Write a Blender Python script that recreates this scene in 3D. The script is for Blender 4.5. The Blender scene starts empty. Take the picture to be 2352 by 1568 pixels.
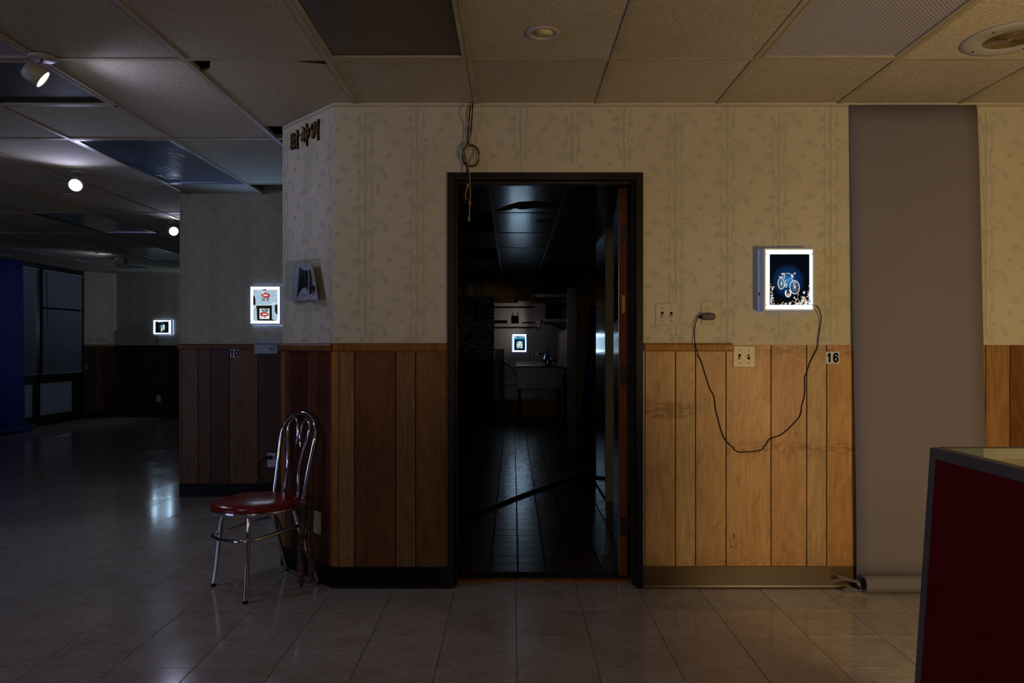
import bpy, bmesh, math, random
from mathutils import Vector, Matrix
PI = math.pi
SC = bpy.context.scene
COL = SC.collection
# ------------------------------------------------------------------ camera
FPX, HX, HY, EYE = 1700.0, 1178.0, 793.0, 1.217        # focal length in pixels, vanishing point, eye height
cam = bpy.data.cameras.new('camera')
cam.sensor_width = 36.0
cam.lens = 36.0 * FPX / 2352.0
cam.shift_x = -(HX - 1176.0) / 2352.0
cam.shift_y = (HY - 784.0) / 2352.0
cam.clip_start = 0.05
camo = bpy.data.objects.new('camera', cam)
COL.objects.link(camo)
camo.location = (0, 0, EYE)
camo.rotation_euler = (PI / 2, 0, 0)
SC.camera = camo
SC.view_settings.view_transform = 'Standard'
SC.view_settings.look = 'None'
SC.view_settings.exposure = 0.0
SC.view_settings.gamma = 1.0
SC.view_settings.use_curve_mapping = False
# ------------------------------------------------------------------ world and big lights
W = bpy.data.worlds.new('world')
SC.world = W
W.use_nodes = True
W.node_tree.nodes['Background'].inputs[0].default_value = (0.25, 0.3, 0.45, 1)
W.node_tree.nodes['Background'].inputs[1].default_value = 0.01


def light(name, kind, loc, energy, color, size=0.2, aim=None, size_y=None, spot=None, blend=0.3):
    d = bpy.data.lights.new(name, kind)
    d.energy = energy
    d.color = color
    if kind == 'AREA':
        d.size = size
        if size_y:
            d.shape = 'RECTANGLE'
            d.size_y = size_y
        else:
            d.shape = 'DISK'
    else:
        d.shadow_soft_size = size
    if spot:
        d.spot_size = spot
        d.spot_blend = blend
    o = bpy.data.objects.new(name, d)
    COL.objects.link(o)
    o.location = loc
    if aim:
        o.rotation_euler = (Vector(aim) - Vector(loc)).to_track_quat('-Z', 'Y').to_euler()
    return o


light('counter_work_lamp', 'AREA', (2.2, 0.6, 0.95), 38.0, (1.0, 0.70, 0.36), 0.45, (2.75, 3.2, 0.80))
light('back_room_lamp', 'AREA', (-0.35, -1.6, 1.9), 7.0, (1.0, 0.70, 0.38), 0.4, (0.2, 8.0, 1.6))
light('kitchen_fill_spot', 'SPOT', (0.72, -1.6, 1.9), 95.0, (1.0, 0.78, 0.55), 0.08, (-0.45, 12.3, 1.66), None, math.radians(6.2), 0.4)  # unseen narrow spot added to brighten the kitchen through the doorway
light('far_corner_spotlight_beam', 'SPOT', (-4.4, 12.38, 2.1), 17.0, (0.58, 0.72, 1.0), 0.03, (-7.0, 11.9, 1.5), None, math.radians(90), 0.5)
light('street_window_daylight', 'AREA', (-6.6, -0.6, 1.55), 54.0, (0.46, 0.53, 1.0), 2.6, (-1.0, 3.0, 1.1), 1.6)
light('rear_cool_area_light', 'AREA', (-0.6, -2.5, 1.7), 4.0, (0.70, 0.72, 1.0), 2.4, (-1.0, 4.0, 1.0), 1.2)  # unseen cool area light behind the camera; no window opens there

# ------------------------------------------------------------------ material helpers


def lin(c):
    if isinstance(c, str):
        c = tuple(int(c[i:i + 2], 16) / 255.0 for i in (0, 2, 4))
        return tuple(x / 12.92 if x <= 0.04045 else ((x + 0.055) / 1.055) ** 2.4 for x in c) + (1,)
    return tuple(c)[:3] + (1,)


class NT:
    def __init__(self, name):
        self.m = bpy.data.materials.new(name)
        self.m.use_nodes = True
        self.t = self.m.node_tree
        self.p = self.t.nodes['Principled BSDF']
        self.out = self.t.nodes['Material Output']

    def n(self, typ, **kw):
        nd = self.t.nodes.new('ShaderNode' + typ)
        for k, v in kw.items():
            if k.startswith('_'):
                setattr(nd, k[1:], v)
            else:
                key = int(k[1:]) if k[0] == 'i' and k[1:].isdigit() else k.replace('__', ' ')
                if isinstance(v, bpy.types.NodeSocket):
                    self.t.links.new(v, nd.inputs[key])
                else:
                    nd.inputs[key].default_value = v
        return nd

    def set(self, **kw):
        for k, v in kw.items():
            key = k.replace('__', ' ')
            if isinstance(v, bpy.types.NodeSocket):
                self.t.links.new(v, self.p.inputs[key])
            else:
                self.p.inputs[key].default_value = v

    def coord(self, scale=(1, 1, 1), rand=0.0, kind='Object'):
        tc = self.n('TexCoord').outputs[kind]
        if rand:
            oi = self.n('ObjectInfo').outputs['Random']
            off = self.n('VectorMath', _operation='SCALE', i0=(1.0, 1.7, 2.3))
            mul = self.n('Math', _operation='MULTIPLY', i0=oi, i1=rand)
            self.t.links.new(mul.outputs[0], off.inputs['Scale'])
            tc = self.n('VectorMath', _operation='ADD', i0=tc, i1=off.outputs[0]).outputs[0]
        return self.n('Mapping', Vector=tc, Scale=scale).outputs[0]

    def noise(self, vec, scale, detail=3, rough=0.55, dist=0.0):
        return self.n('TexNoise', Vector=vec, Scale=scale, Detail=detail, Roughness=rough, Distortion=dist).outputs['Fac']

    def ramp(self, fac, *stops):
        r = self.n('ValToRGB', Fac=fac)
        els = r.color_ramp.elements
        while len(els) < len(stops):
            els.new(0.5)
        for e, (p, c) in zip(els, stops):
            e.position = p
            e.color = lin(c) if not isinstance(c, (int, float)) else (c, c, c, 1)
        return r.outputs['Color']

    def mix(self, a, b, fac, mode='MIX'):
        m = self.n('Mix', _data_type='RGBA', _blend_type=mode)
        for sock, v in ((m.inputs[0], fac), (m.inputs[6], a), (m.inputs[7], b)):
            if isinstance(v, bpy.types.NodeSocket):
                self.t.links.new(v, sock)
            else:
                sock.default_value = v if isinstance(v, (int, float)) else lin(v)
        return m.outputs[2]

    def math(self, op, a, b=0.0, c=0.0):
        return self.n('Math', _operation=op, i0=a, i1=b, i2=c).outputs[0]

    def bump(self, h, strength=0.2, dist=0.01):
        self.set(Normal=self.n('Bump', Height=h, Strength=strength, Distance=dist).outputs[0])


def plain(name, color, rough=0.5, metal=0.0, spec=0.5, var=0.12, scale=14, bump=0.0, coat=0.0):
    m = NT(name)
    v = m.coord(rand=7)
    f = m.noise(v, scale, 4)
    c = lin(color)
    lo = tuple(x * (1 - var) for x in c[:3])
    hi = tuple(min(1, x * (1 + var)) for x in c[:3])
    m.set(Base__Color=m.ramp(f, (0.3, lo), (0.7, hi)), Roughness=rough, Metallic=metal, Coat__Weight=coat)
    m.p.inputs['Specular IOR Level'].default_value = spec
    if bump:
        m.bump(m.noise(v, scale * 4, 3), bump, 0.003)
    return m.m


def glow(name, color, strength, var=0.0):
    m = NT(name)
    e = m.n('Emission', Color=lin(color), Strength=strength)
    if var:
        f = m.noise(m.coord(), 60, 2)
        c = lin(color)
        m.t.links.new(m.ramp(f, (0.3, tuple(x * (1 - var) for x in c[:3])), (0.7, tuple(x * (1 + var) for x in c[:3]))), e.inputs[0])
    m.t.links.new(e.outputs[0], m.out.inputs[0])
    return m.m


def clear(name, tint=(0.95, 0.97, 0.96), gloss=0.12, rough=0.03):
    m = NT(name)
    t = m.n('BsdfTransparent', Color=lin(tint))
    g = m.n('BsdfGlossy', Color=(1, 1, 1, 1), Roughness=rough)
    fr = m.n('Fresnel', IOR=1.5)
    front = m.math('SUBTRACT', 1.0, m.n('NewGeometry').outputs['Backfacing'])
    fac = m.math('MULTIPLY', front, m.math('ADD', m.math('MULTIPLY', fr.outputs[0], 0.9), gloss * 0.2))
    mx = m.n('MixShader', i0=fac, i1=t.outputs[0], i2=g.outputs[0])
    m.t.links.new(mx.outputs[0], m.out.inputs[0])
    return m.m


# wallpaper ground
def make_wallpaper():
    m = NT('wallpaper')
    v = m.coord()
    weave = m.noise(m.n('Mapping', Vector=v, Scale=(5, 5, 160)).outputs[0], 3.0, 3)
    blot = m.noise(v, 1.3, 4)
    c = m.mix('C3BAA0', 'B7AE90', m.ramp(weave, (0.35, 0.0), (0.7, 1.0)))
    c = m.mix(c, 'A79872', m.math('MULTIPLY', m.ramp(blot, (0.45, 0.0), (0.8, 1.0)), 0.45))
    spots = m.noise(v, 38, 1)
    c = m.mix(c, '6F5B38', m.math('MULTIPLY', m.ramp(spots, (0.80, 0.0), (0.84, 1.0)), 0.8))
    m.set(Base__Color=c, Roughness=0.62)
    m.p.inputs['Specular IOR Level'].default_value = 0.25
    m.bump(weave, 0.12, 0.002)
    return m.m


def make_print():
    m = NT('bamboo_ink')
    f = m.noise(m.coord(), 90, 2)
    m.set(Base__Color=m.ramp(f, (0.3, '9D9F88'), (0.7, 'ACAB92')), Roughness=0.65)
    m.p.inputs['Specular IOR Level'].default_value = 0.2
    return m.m


def make_wood(name, worn=False):
    m = NT(name)
    base = m.n('ObjectInfo').outputs['Color']
    v = m.coord((1, 1, 1), rand=31)
    fig = m.noise(m.n('Mapping', Vector=v, Scale=(6.5, 6.5, 1.0)).outputs[0], 1.15, 2, 0.45, 0.5)
    rings = m.math('SINE', m.math('MULTIPLY', fig, 75.0))
    rings = m.math('MULTIPLY_ADD', rings, 0.5, 0.5)
    fine = m.noise(m.n('Mapping', Vector=v, Scale=(190, 190, 5)).outputs[0], 1.0, 3)
    blot = m.noise(m.n('Mapping', Vector=v, Scale=(3, 3, 1.2)).outputs[0], 1.6, 4)
    dark = m.mix(base, (0.50, 0.42, 0.34), 1.0, 'MULTIPLY')
    lite = m.mix(base, (1.28, 1.25, 1.2), 1.0, 'MULTIPLY')
    c = m.mix(base, dark, m.math('MULTIPLY', rings, 0.55 if not worn else 0.30))
    c = m.mix(c, lite, m.math('MULTIPLY', m.ramp(blot, (0.42, 0.0), (0.68, 1.0)), 0.6))
    c = m.mix(c, dark, m.math('MULTIPLY', m.ramp(fine, (0.40, 1.0), (0.62, 0.0)), 0.3))
    if worn:
        mott = m.noise(m.n('Mapping', Vector=v, Scale=(7, 7, 3)).outputs[0], 2.2, 5, 0.65, 1.0)
        c = m.mix(c, dark, m.math('MULTIPLY', m.ramp(mott, (0.48, 0.0), (0.72, 1.0)), 0.55))
        sep = m.n('SeparateXYZ', i0=m.coord())
        x, z = sep.outputs[0], sep.outputs[2]
        nz = m.noise(m.n('Mapping', Vector=m.coord(), Scale=(14, 14, 34)).outputs[0], 1.5, 5, 0.7)

        def band(val, mid, half):
            return m.math('SUBTRACT', 1.0, m.math('MINIMUM', m.math('DIVIDE', m.math('ABSOLUTE', m.math('SUBTRACT', val, mid)), half), 1.0))
        s1 = m.math('MULTIPLY', m.math('MULTIPLY', band(z, 0.70, 0.055), m.ramp(nz, (0.46, 0.0), (0.56, 1.0))), m.math('GREATER_THAN', x, 1.98))
        s2 = m.math('MULTIPLY', m.math('MULTIPLY', m.math('MULTIPLY', band(z, 0.89, 0.05), 2.2), m.ramp(nz, (0.44, 0.0), (0.52, 1.0))), m.math('MINIMUM', m.math('MULTIPLY', band(x, 1.685, 0.14), 2.5), 1.0))
        s3 = m.math('MULTIPLY', m.math('MULTIPLY', band(z, 0.10, 0.13), m.ramp(nz, (0.35, 0.0), (0.65, 1.0))), 0.8)
        s4 = m.math('MULTIPLY', m.math('MULTIPLY', band(z, 1.19, 0.045), m.ramp(nz, (0.38, 0.0), (0.6, 1.0))), m.math('GREATER_THAN', x, 2.01))
        st = m.math('MINIMUM', m.math('ADD', m.math('ADD', s1, s2), m.math('ADD', s3, s4)), 0.85)
        c = m.mix(c, '6A4620', m.math('MULTIPLY', st, 0.6))
        sp = m.noise(m.coord((1, 1, 0.6), rand=3), 46, 1)
        c = m.mix(c, '3A220C', m.math('MULTIPLY', m.ramp(sp, (0.76, 0.0), (0.80, 1.0)), 0.7))
    m.set(Base__Color=c, Roughness=0.42)
    m.p.inputs['Specular IOR Level'].default_value = 0.22
    m.bump(fine, 0.06, 0.002)
    return m.m


def make_ceiling_tile(name, light_c, dark_c, rough=0.9, spec=0.2, holes=0.5):
    m = NT(name)
    kitchen = holes < 0.2
    v = m.coord(rand=19)
    a = m.n('TexVoronoi', Vector=m.n('Mapping', Vector=m.n('VectorMath', _operation='ADD', i0=v, i1=m.n('VectorMath', _operation='SCALE', i0=m.n('TexNoise', Vector=v, Scale=30.0).outputs['Color'], Scale=0.03).outputs[0]).outputs[0], Scale=(125, 190, 60)).outputs[0], Scale=1.0).outputs['Distance']
    spk = m.ramp(a, (0.20, 1.0), (0.36, 0.0))
    gate = m.ramp(m.noise(v, 40, 3), (0.38, 0.0), (0.48, 1.0))
    f = m.math('MULTIPLY', spk, gate)
    blot = m.noise(v, 1.6, 4)
    tone = m.n('ObjectInfo').outputs['Color']
    c = m.mix(m.mix(light_c, dark_c, m.math('MULTIPLY', m.ramp(blot, (0.4, 0.0), (0.8, 1.0)), 0.35)), tone, 1.0, 'MULTIPLY')
    c = m.mix(c, '4A3824', m.math('MULTIPLY', f, holes * 0.8))
    m.set(Base__Color=c, Roughness=rough)
    m.p.inputs['Specular IOR Level'].default_value = spec
    if kitchen:
        m.bump(m.noise(m.n('Mapping', Vector=v, Scale=(2, 9, 2)).outputs[0], 4.0, 4), 0.10, 0.004)
    else:
        m.bump(m.math('SUBTRACT', m.math('MULTIPLY', m.noise(v, 60, 3), 0.3), f), 0.5, 0.004)
    return m.m


def make_floor_tile():
    m = NT('vinyl_floor_tile')
    v = m.coord(rand=23)
    streak = m.noise(m.n('Mapping', Vector=v, Scale=(14, 60, 10)).outputs[0], 1.6, 4, 0.6, 0.6)
    fleck = m.noise(m.n('Mapping', Vector=v, Scale=(50, 150, 30)).outputs[0], 1.4, 2)
    dirt = m.noise(m.coord((1, 1, 1), kind='Generated', rand=23), 2.2, 4)
    tone = m.n('ObjectInfo').outputs['Random']
    c = m.mix('B7B1A5', 'A29A8B', m.ramp(streak, (0.36, 0.0), (0.66, 1.0)))
    c = m.mix(c, '4D4030', m.math('MULTIPLY', m.ramp(fleck, (0.60, 0.0), (0.70, 1.0)), 0.6))
    c = m.mix(c, '8A7A60', m.math('MULTIPLY', m.ramp(dirt, (0.48, 0.0), (0.75, 1.0)), 0.5))
    c = m.mix(c, m.mix(c, (0.86, 0.85, 0.84), 1.0, 'MULTIPLY'), tone)
    r = m.math('ADD', m.math('MULTIPLY', streak, 0.07), m.math('MULTIPLY_ADD', tone, 0.07, 0.06))
    m.set(Base__Color=c, Roughness=r)
    m.p.inputs['Specular IOR Level'].default_value = 0.45
    m.bump(m.noise(m.n('Mapping', Vector=v, Scale=(5, 9, 5)).outputs[0], 2.0, 3), 0.07, 0.004)
    return m.m


def make_quarry():
    m = NT('quarry_tile')
    v = m.coord(rand=11)
    f = m.noise(v, 40, 4)
    tone = m.n('ObjectInfo').outputs['Random']
    c = m.mix(m.ramp(f, (0.3, '3E1A10'), (0.7, '572718')), '2C1510', m.math('MULTIPLY', tone, 0.6))
    m.set(Base__Color=c, Roughness=m.math('MULTIPLY_ADD', f, 0.16, 0.16))
    m.bump(m.noise(m.n('Mapping', Vector=v, Scale=(6, 30, 6)).outputs[0], 3.0, 3), 0.12, 0.003)
    return m.m


def make_diffuser(name, color, rough=0.18, wave=0.25, rib=0.0):
    m = NT(name)
    v = m.coord(rand=5)
    f = m.noise(v, 2.0, 4)
    c = lin(color)
    m.set(Base__Color=m.ramp(f, (0.3, tuple(x * 0.8 for x in c[:3])), (0.75, tuple(x * 1.15 for x in c[:3]))), Roughness=rough)
    h = m.noise(m.n('Mapping', Vector=v, Scale=(9, 3.2, 5)).outputs[0], 1.6, 2, 0.5, 1.2)
    if rib:
        w = m.n('TexWave', Vector=m.n('Mapping', Vector=v, Rotation=(0, 0, PI / 4)).outputs[0], Scale=26.0, _wave_type='BANDS').outputs['Fac']
        w2 = m.n('TexWave', Vector=m.n('Mapping', Vector=v, Rotation=(0, 0, -PI / 4)).outputs[0], Scale=26.0, _wave_type='BANDS').outputs['Fac']
        h = m.math('ADD', h, m.math('MULTIPLY', m.math('ADD', w, w2), rib))
        base = m.ramp(m.math('MULTIPLY', w, w2), (0.0, tuple(x * 0.62 for x in c[:3])), (0.6, tuple(x * 1.15 for x in c[:3])))
        m.set(Base__Color=base)
    m.bump(h, wave, 0.02)
    return m.m


def make_paisley():
    m = NT('paisley_cloth')
    v = m.coord()
    d = m.n('VectorMath', _operation='ADD', i0=v, i1=m.n('VectorMath', _operation='SCALE', i0=m.n('TexNoise', Vector=v, Scale=5.0, Detail=2.0).outputs['Color'], Scale=0.16).outputs[0]).outputs[0]
    cell = m.n('TexVoronoi', Vector=m.n('Mapping', Vector=d, Scale=(4.6, 1, 3.4)).outputs[0], Scale=1.0).outputs['Distance']
    rings = m.math('MULTIPLY_ADD', m.math('SINE', m.math('MULTIPLY', cell, 36.0)), 0.5, 0.5)
    swirl = m.ramp(rings, (0.62, 0.0), (0.75, 1.0))
    lace = m.noise(m.n('Mapping', Vector=v, Scale=(1, 1, 1)).outputs[0], 62, 2)
    f = m.math('MULTIPLY', swirl, m.ramp(lace, (0.42, 0.0), (0.5, 1.0)))
    m.set(Base__Color=m.mix('242B58', 'B09C6C', f), Roughness=0.85)
    return m.m


def make_tie():
    m = NT('floral_cloth')
    v = m.coord()
    d = m.n('TexNoise', Vector=v, Scale=55.0, Detail=2.0, Distortion=1.4)
    c = m.ramp(d.outputs['Fac'], (0.40, '15110F'), (0.46, '4C4438'), (0.54, '201A18'), (0.60, '9A6B4E'), (0.68, '2A2420'))
    m.set(Base__Color=c, Roughness=0.8)
    return m.m


def make_steel(name, color='8E9096', rough=0.28, stretch=(2, 2, 90)):
    m = NT(name)
    v = m.coord(rand=3)
    f = m.noise(m.n('Mapping', Vector=v, Scale=stretch).outputs[0], 3.0, 3)
    m.set(Base__Color=m.ramp(f, (0.3, tuple(x * 0.8 for x in lin(color)[:3])), (0.7, color)), Metallic=1.0, Roughness=m.math('MULTIPLY_ADD', f, 0.18, rough - 0.09))
    m.bump(m.noise(v, 3.0, 2), 0.06, 0.01)
    return m.m


M = {}
M['wallpaper'] = make_wallpaper()
M['ink'] = make_print()
M['wood'] = make_wood('stained_panel_wood')
M['wood_worn'] = make_wood('worn_panel_wood', True)
M['oak'] = make_wood('oak_trim_wood')
M['groove'] = plain('dark_groove_board', '1C1009', 0.9)  # dark board seen in the joints between planks
M['plaster'] = plain('grey_plaster', '77746C', 0.85)
M['dark_plaster'] = plain('dark_painted_wall', '3A3733', 0.8)
M['tan_plaster'] = plain('tan_kitchen_wall', 'B49868', 0.8, var=0.2, scale=3)
M['tile_c'] = make_ceiling_tile('fissured_ceiling_tile', 'C2BAA8', 'A0937A', holes=0.85)
M['tile_k'] = make_ceiling_tile('washable_kitchen_ceiling_tile', '8C9093', '70757A', 0.22, 0.7, 0.12)
M['tbar'] = plain('ceiling_grid_paint', 'A89C82', 0.55, var=0.15, scale=5)
M['plenum'] = plain('dark_plenum', '070605', 1.0)
M['floor_tile'] = make_floor_tile()
M['grout'] = plain('dark_floor_joint', '16120D', 0.9)
M['quarry'] = make_quarry()
M['kgrout'] = plain('kitchen_grout', '0E0A08', 0.8)
M['base_dark'] = plain('black_rubber_base', '0F0D0C', 0.5, spec=0.15)
M['base_bronze'] = plain('bronze_grimy_base', '4C3812', 0.38, var=0.3, scale=4)
M['frame_brown'] = plain('dark_brown_door_paint', '1B1512', 0.4, spec=0.2)
M['frame_grime'] = plain('grimy_door_paint', '2A2119', 0.45, var=0.35, scale=6, spec=0.2)
M['door_wood'] = plain('varnished_door_edge', '7A3A10', 0.5, var=0.2, scale=5, spec=0.2)
M['hinge'] = plain('brown_hinge', '3D2215', 0.4, 0.6)
M['brass_label'] = plain('brass_label', '9A7B35', 0.4, 0.7, var=0.4, scale=160)
M['steel'] = make_steel('stainless_steel', '6A6E76', 0.24)
M['steel_wall'] = make_steel('stainless_wall_sheet', '565A64', 0.22, (3, 3, 60))
M['steel_h'] = make_steel('stainless_steel_horizontal', '5E6068', 0.24, (60, 60, 2))
M['steel_mirror'] = make_steel('polished_steel', 'A6AAB2', 0.14)
M['steel_dark'] = make_steel('dull_dark_steel', '3A3C42', 0.4)
M['chrome'] = plain('chrome', 'D8DADF', 0.09, 1.0, var=0.03)
M['alu'] = plain('aluminium_trim', '9A9AA0', 0.3, 1.0, var=0.1)
M['vinyl'] = plain('oxblood_vinyl', '76100F', 0.19, var=0.12, scale=30, bump=0.08)
M['tie'] = make_tie()
M['baffle'] = plain('pale_yellow_baffle', 'EADFA4', 0.35)
M['cream'] = plain('cream_plastic', 'B5A67C', 0.4, var=0.1, scale=40)
M['cream_dirty'] = plain('dirty_cream_plastic', '6A5730', 0.5, var=0.4, scale=200)
M['slot'] = plain('black_slot', '090807', 0.8, spec=0.1)
M['black'] = plain('black_plastic', '0C0B0B', 0.45, spec=0.2)
M['brown_plastic'] = plain('dark_brown_plastic', '2E2416', 0.5)
M['white_metal'] = plain('white_painted_metal', 'A9A59C', 0.45)
M['acrylic_side'] = glow('lit_acrylic_edge', (0.36, 0.52, 1.0), 1.6)
M['housing'] = plain('white_acrylic_housing', 'B4B6BE', 0.35)
M['clear'] = clear('clear_acrylic')
M['clear_edge'] = plain('frosted_acrylic_edge', 'C6C8BE', 0.25)
M['screen'] = glow('backlit_panel', (0.56, 0.78, 1.0), 8.5)
M['bulb'] = glow('lamp_lens', (1.0, 0.97, 0.98), 9.0)
M['diff_brown'] = make_diffuser('aged_brown_diffuser', '463826', 0.35, 0.10)
M['diff_white'] = make_diffuser('prismatic_diffuser', 'B6B2BE', 0.35, 0.25, 1.0)
M['diff_grey'] = make_diffuser('grey_acrylic_diffuser', '5A6672', 0.13, 0.14)
M['diff_dark'] = make_diffuser('dark_brown_diffuser', '30281E', 0.6, 0.08)
M['paper_grey'] = plain('grey_backdrop_paper', '716B6D', 0.8, var=0.04, scale=2)
M['paper_blue'] = plain('blue_backdrop_paper', '0C0C7A', 0.8, var=0.08, scale=2)
M['core'] = plain('cardboard_core', '7A5327', 0.9)
M['red_lam'] = plain('dark_red_laminate', '640205', 0.6, var=0.05, scale=3, spec=0.15)
M['counter_metal'] = plain('worn_counter_metal', '5E5752', 0.5, 0.1, var=0.2, scale=6)
M['glass_top'] = clear('counter_glass', (0.72, 0.82, 0.76), 0.2)
M['glass_edge'] = plain('green_glass_edge', '2D5A3E', 0.15)
M['gold_letter'] = plain('gilded_letter_face', '6B4F1C', 0.4, 0.3)
M['white_card'] = plain('white_sticker', 'B9B9BE', 0.6, var=0.04)
M['ink_black'] = plain('black_ink', '08080A', 0.6, spec=0.04)
M['paisley'] = make_paisley()
M['white_tub'] = plain('translucent_white_tub', '8E8C80', 0.4)
M['pot'] = make_steel('aluminium_pot', '6A6C72', 0.3)
M['blind'] = plain('blind_slat', '8F93A0', 0.5, var=0.06)
M['winframe'] = plain('black_window_frame', '060607', 0.4)
M['papered'] = plain('papered_glass', '7F858C', 0.6, var=0.06, scale=3)
M['tan_cable'] = plain('tan_cable', '8A6A35', 0.5)
M['rust'] = plain('rusty_strip', '8A4A14', 0.5, var=0.4, scale=40)
M['white_paint'] = plain('cream_painted_wood', 'D2CCA6', 0.5)
M['white_wall'] = plain('pale_kitchen_wall', 'A8AEB2', 0.5)
M['photo_white'] = plain('photo_paper', 'A7A6B0', 0.4)
M['photo_dark'] = plain('photo_black', '12121A', 0.35, var=0.5, scale=120)
M['photo_edge'] = plain('yellow_paper_edge', '8A7640', 0.6)
M['tape'] = plain('tan_tape', 'B59C70', 0.7)
M['sponge'] = plain('charred_tile_core', '4A3216', 0.95)


# ------------------------------------------------------------------ mesh helpers
def crom(pts, k=6, closed=False):
    pts = [Vector(p) for p in pts]
    out = []
    n = len(pts)
    for i in range(n if closed else n - 1):
        if closed:
            p0, p1, p2, p3 = pts[i - 1], pts[i], pts[(i + 1) % n], pts[(i + 2) % n]
        else:
            p0, p1, p2, p3 = pts[max(i - 1, 0)], pts[i], pts[i + 1], pts[min(i + 2, n - 1)]
        for j in range(k):
            t = j / k
            out.append(0.5 * ((2 * p1) + (p2 - p0) * t + (2 * p0 - 5 * p1 + 4 * p2 - p3) * t * t + (3 * p1 - p0 - 3 * p2 + p3) * t ** 3))
    if not closed:
        out.append(pts[-1])
    return out


def ribbon(pts, w, closed=False):
    # outline quads of a flat stroke of half width w along a polyline in (u, v)
    L = len(pts)
    out = []
    for i, p in enumerate(pts):
        a = pts[i - 1] if (i or closed) else p
        b = pts[(i + 1) % L] if (i < L - 1 or closed) else p
        d = (Vector(b) - Vector(a)).normalized()
        n = Vector((-d.y, d.x)) * w
        q = Vector(p)
        if not closed and i == 0:
            q = q - d * w * 0.6
        if not closed and i == L - 1:
            q = q + d * w * 0.6
        out.append((q + n, q - n))
    return out


class MB:
    def __init__(self):
        self.v, self.f, self.m, self.s = [], [], [], []

    def add(self, vs, fs, m=0, smooth=False):
        b = len(self.v)
        self.v += [tuple(p) for p in vs]
        for f in fs:
            self.f.append([b + i for i in f])
            self.m.append(m)
            self.s.append(smooth)
        return self

    def box(self, x0, x1, y0, y1, z0, z1, m=0):
        vs = [(x, y, z) for x in (x0, x1) for y in (y0, y1) for z in (z0, z1)]
        return self.add(vs, [(0, 1, 3, 2), (4, 6, 7, 5), (0, 4, 5, 1), (2, 3, 7, 6), (0, 2, 6, 4), (1, 5, 7, 3)], m)

    def hexa(self, p, m=0):
        # p: 8 points ordered like box()
        return self.add(p, [(0, 1, 3, 2), (4, 6, 7, 5), (0, 4, 5, 1), (2, 3, 7, 6), (0, 2, 6, 4), (1, 5, 7, 3)], m)

    def tube(self, path, r, n=10, m=0, closed=False, flat=1.0):
        path = [Vector(p) for p in path]
        L = len(path)
        rs = r if isinstance(r, (list, tuple)) else [r] * L
        up = None
        vs = []
        for i, p in enumerate(path):
            a = path[i - 1] if (i > 0 or closed) else path[i]
            b = path[(i + 1) % L] if (i < L - 1 or closed) else path[i]
            t = (b - a).normalized()
            if up is None:
                up = Vector((0, 0, 1)) if abs(t.z) < 0.9 else Vector((0, 1, 0))
            s = t.cross(up)
            if s.length < 1e-6:
                s = t.cross(Vector((1, 0, 0)))
            s.normalize()
            up = s.cross(t).normalized()
            for k in range(n):
                an = 2 * PI * k / n
                vs.append(p + (s * math.cos(an) + up * math.sin(an) * flat) * rs[i])
        fs = []
        for i in range(L if closed else L - 1):
            j = (i + 1) % L
            for k in range(n):
                k2 = (k + 1) % n
                fs.append((i * n + k, i * n + k2, j * n + k2, j * n + k))
        self.add(vs, fs, m, True)
        if not closed:
            b = len(self.v) - len(vs)
            self.f.append([b + k for k in range(n)][::-1]); self.m.append(m); self.s.append(False)
            self.f.append([b + (L - 1) * n + k for k in range(n)]); self.m.append(m); self.s.append(False)
        return self

    def lathe(self, prof, c=(0, 0, 0), n=28, m=0, axis=None, smooth=True, sx=1.0):
        # profile of (radius, height); axis: direction of height
        c = Vector(c)
        az = Vector(axis).normalized() if axis else Vector((0, 0, 1))
        ax = az.orthogonal().normalized() if axis else Vector((1, 0, 0))
        ay = az.cross(ax)
        vs, fs = [], []
        for r, h in prof:
            for k in range(n):
                an = 2 * PI * k / n
                vs.append(c + az * h + (ax * math.cos(an) * sx + ay * math.sin(an)) * r)
        for i in range(len(prof) - 1):
            for k in range(n):
                k2 = (k + 1) % n
                fs.append((i * n + k, i * n + k2, (i + 1) * n + k2, (i + 1) * n + k))
        if prof[0][0] > 1e-6:
            fs.append(tuple(range(n))[::-1])
        if prof[-1][0] > 1e-6:
            fs.append(tuple(range((len(prof) - 1) * n, len(prof) * n)))
        return self.add(vs, fs, m, smooth)

    def prism(self, poly, o, u, v, w, m=0):
        # polygon in the (u, v) frame at o, extruded along vector w
        o, u, v, w = Vector(o), Vector(u), Vector(v), Vector(w)
        n = len(poly)
        a = [o + u * p[0] + v * p[1] for p in poly]
        fs = [tuple(range(n)), tuple(range(2 * n - 1, n - 1, -1))] + [(i, n + i, n + (i + 1) % n, (i + 1) % n) for i in range(n)]
        return self.add(a + [p + w for p in a], fs, m)

    def poly(self, pts, m=0):
        return self.add(pts, [tuple(range(len(pts)))], m)

    def build(self, name, mats, parent=None, bevel=0.0, kind=None, label=None, loc=None, color=None):
        me = bpy.data.meshes.new(name)
        me.from_pydata(self.v, [], self.f)
        if not isinstance(mats, (list, tuple)):
            mats = [mats]
        for x in mats:
            me.materials.append(M[x] if isinstance(x, str) else x)
        if len(mats) > 1:
            me.polygons.foreach_set('material_index', self.m)
        me.polygons.foreach_set('use_smooth', self.s)
        me.update()
        bm = bmesh.new()
        bm.from_mesh(me)
        bmesh.ops.recalc_face_normals(bm, faces=bm.faces)
        bm.to_mesh(me)
        bm.free()
        o = bpy.data.objects.new(name, me)
        COL.objects.link(o)
        if parent:
            o.parent = parent
        if loc:
            o.location = loc
        if bevel:
            b = o.modifiers.new('bevel', 'BEVEL')
            b.width = bevel
            b.segments = 2
            b.limit_method = 'ANGLE'
        if kind:
            o['kind'] = kind
        if label:
            o['label'] = label
        if color:
            o.color = lin(color)
        return o


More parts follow.
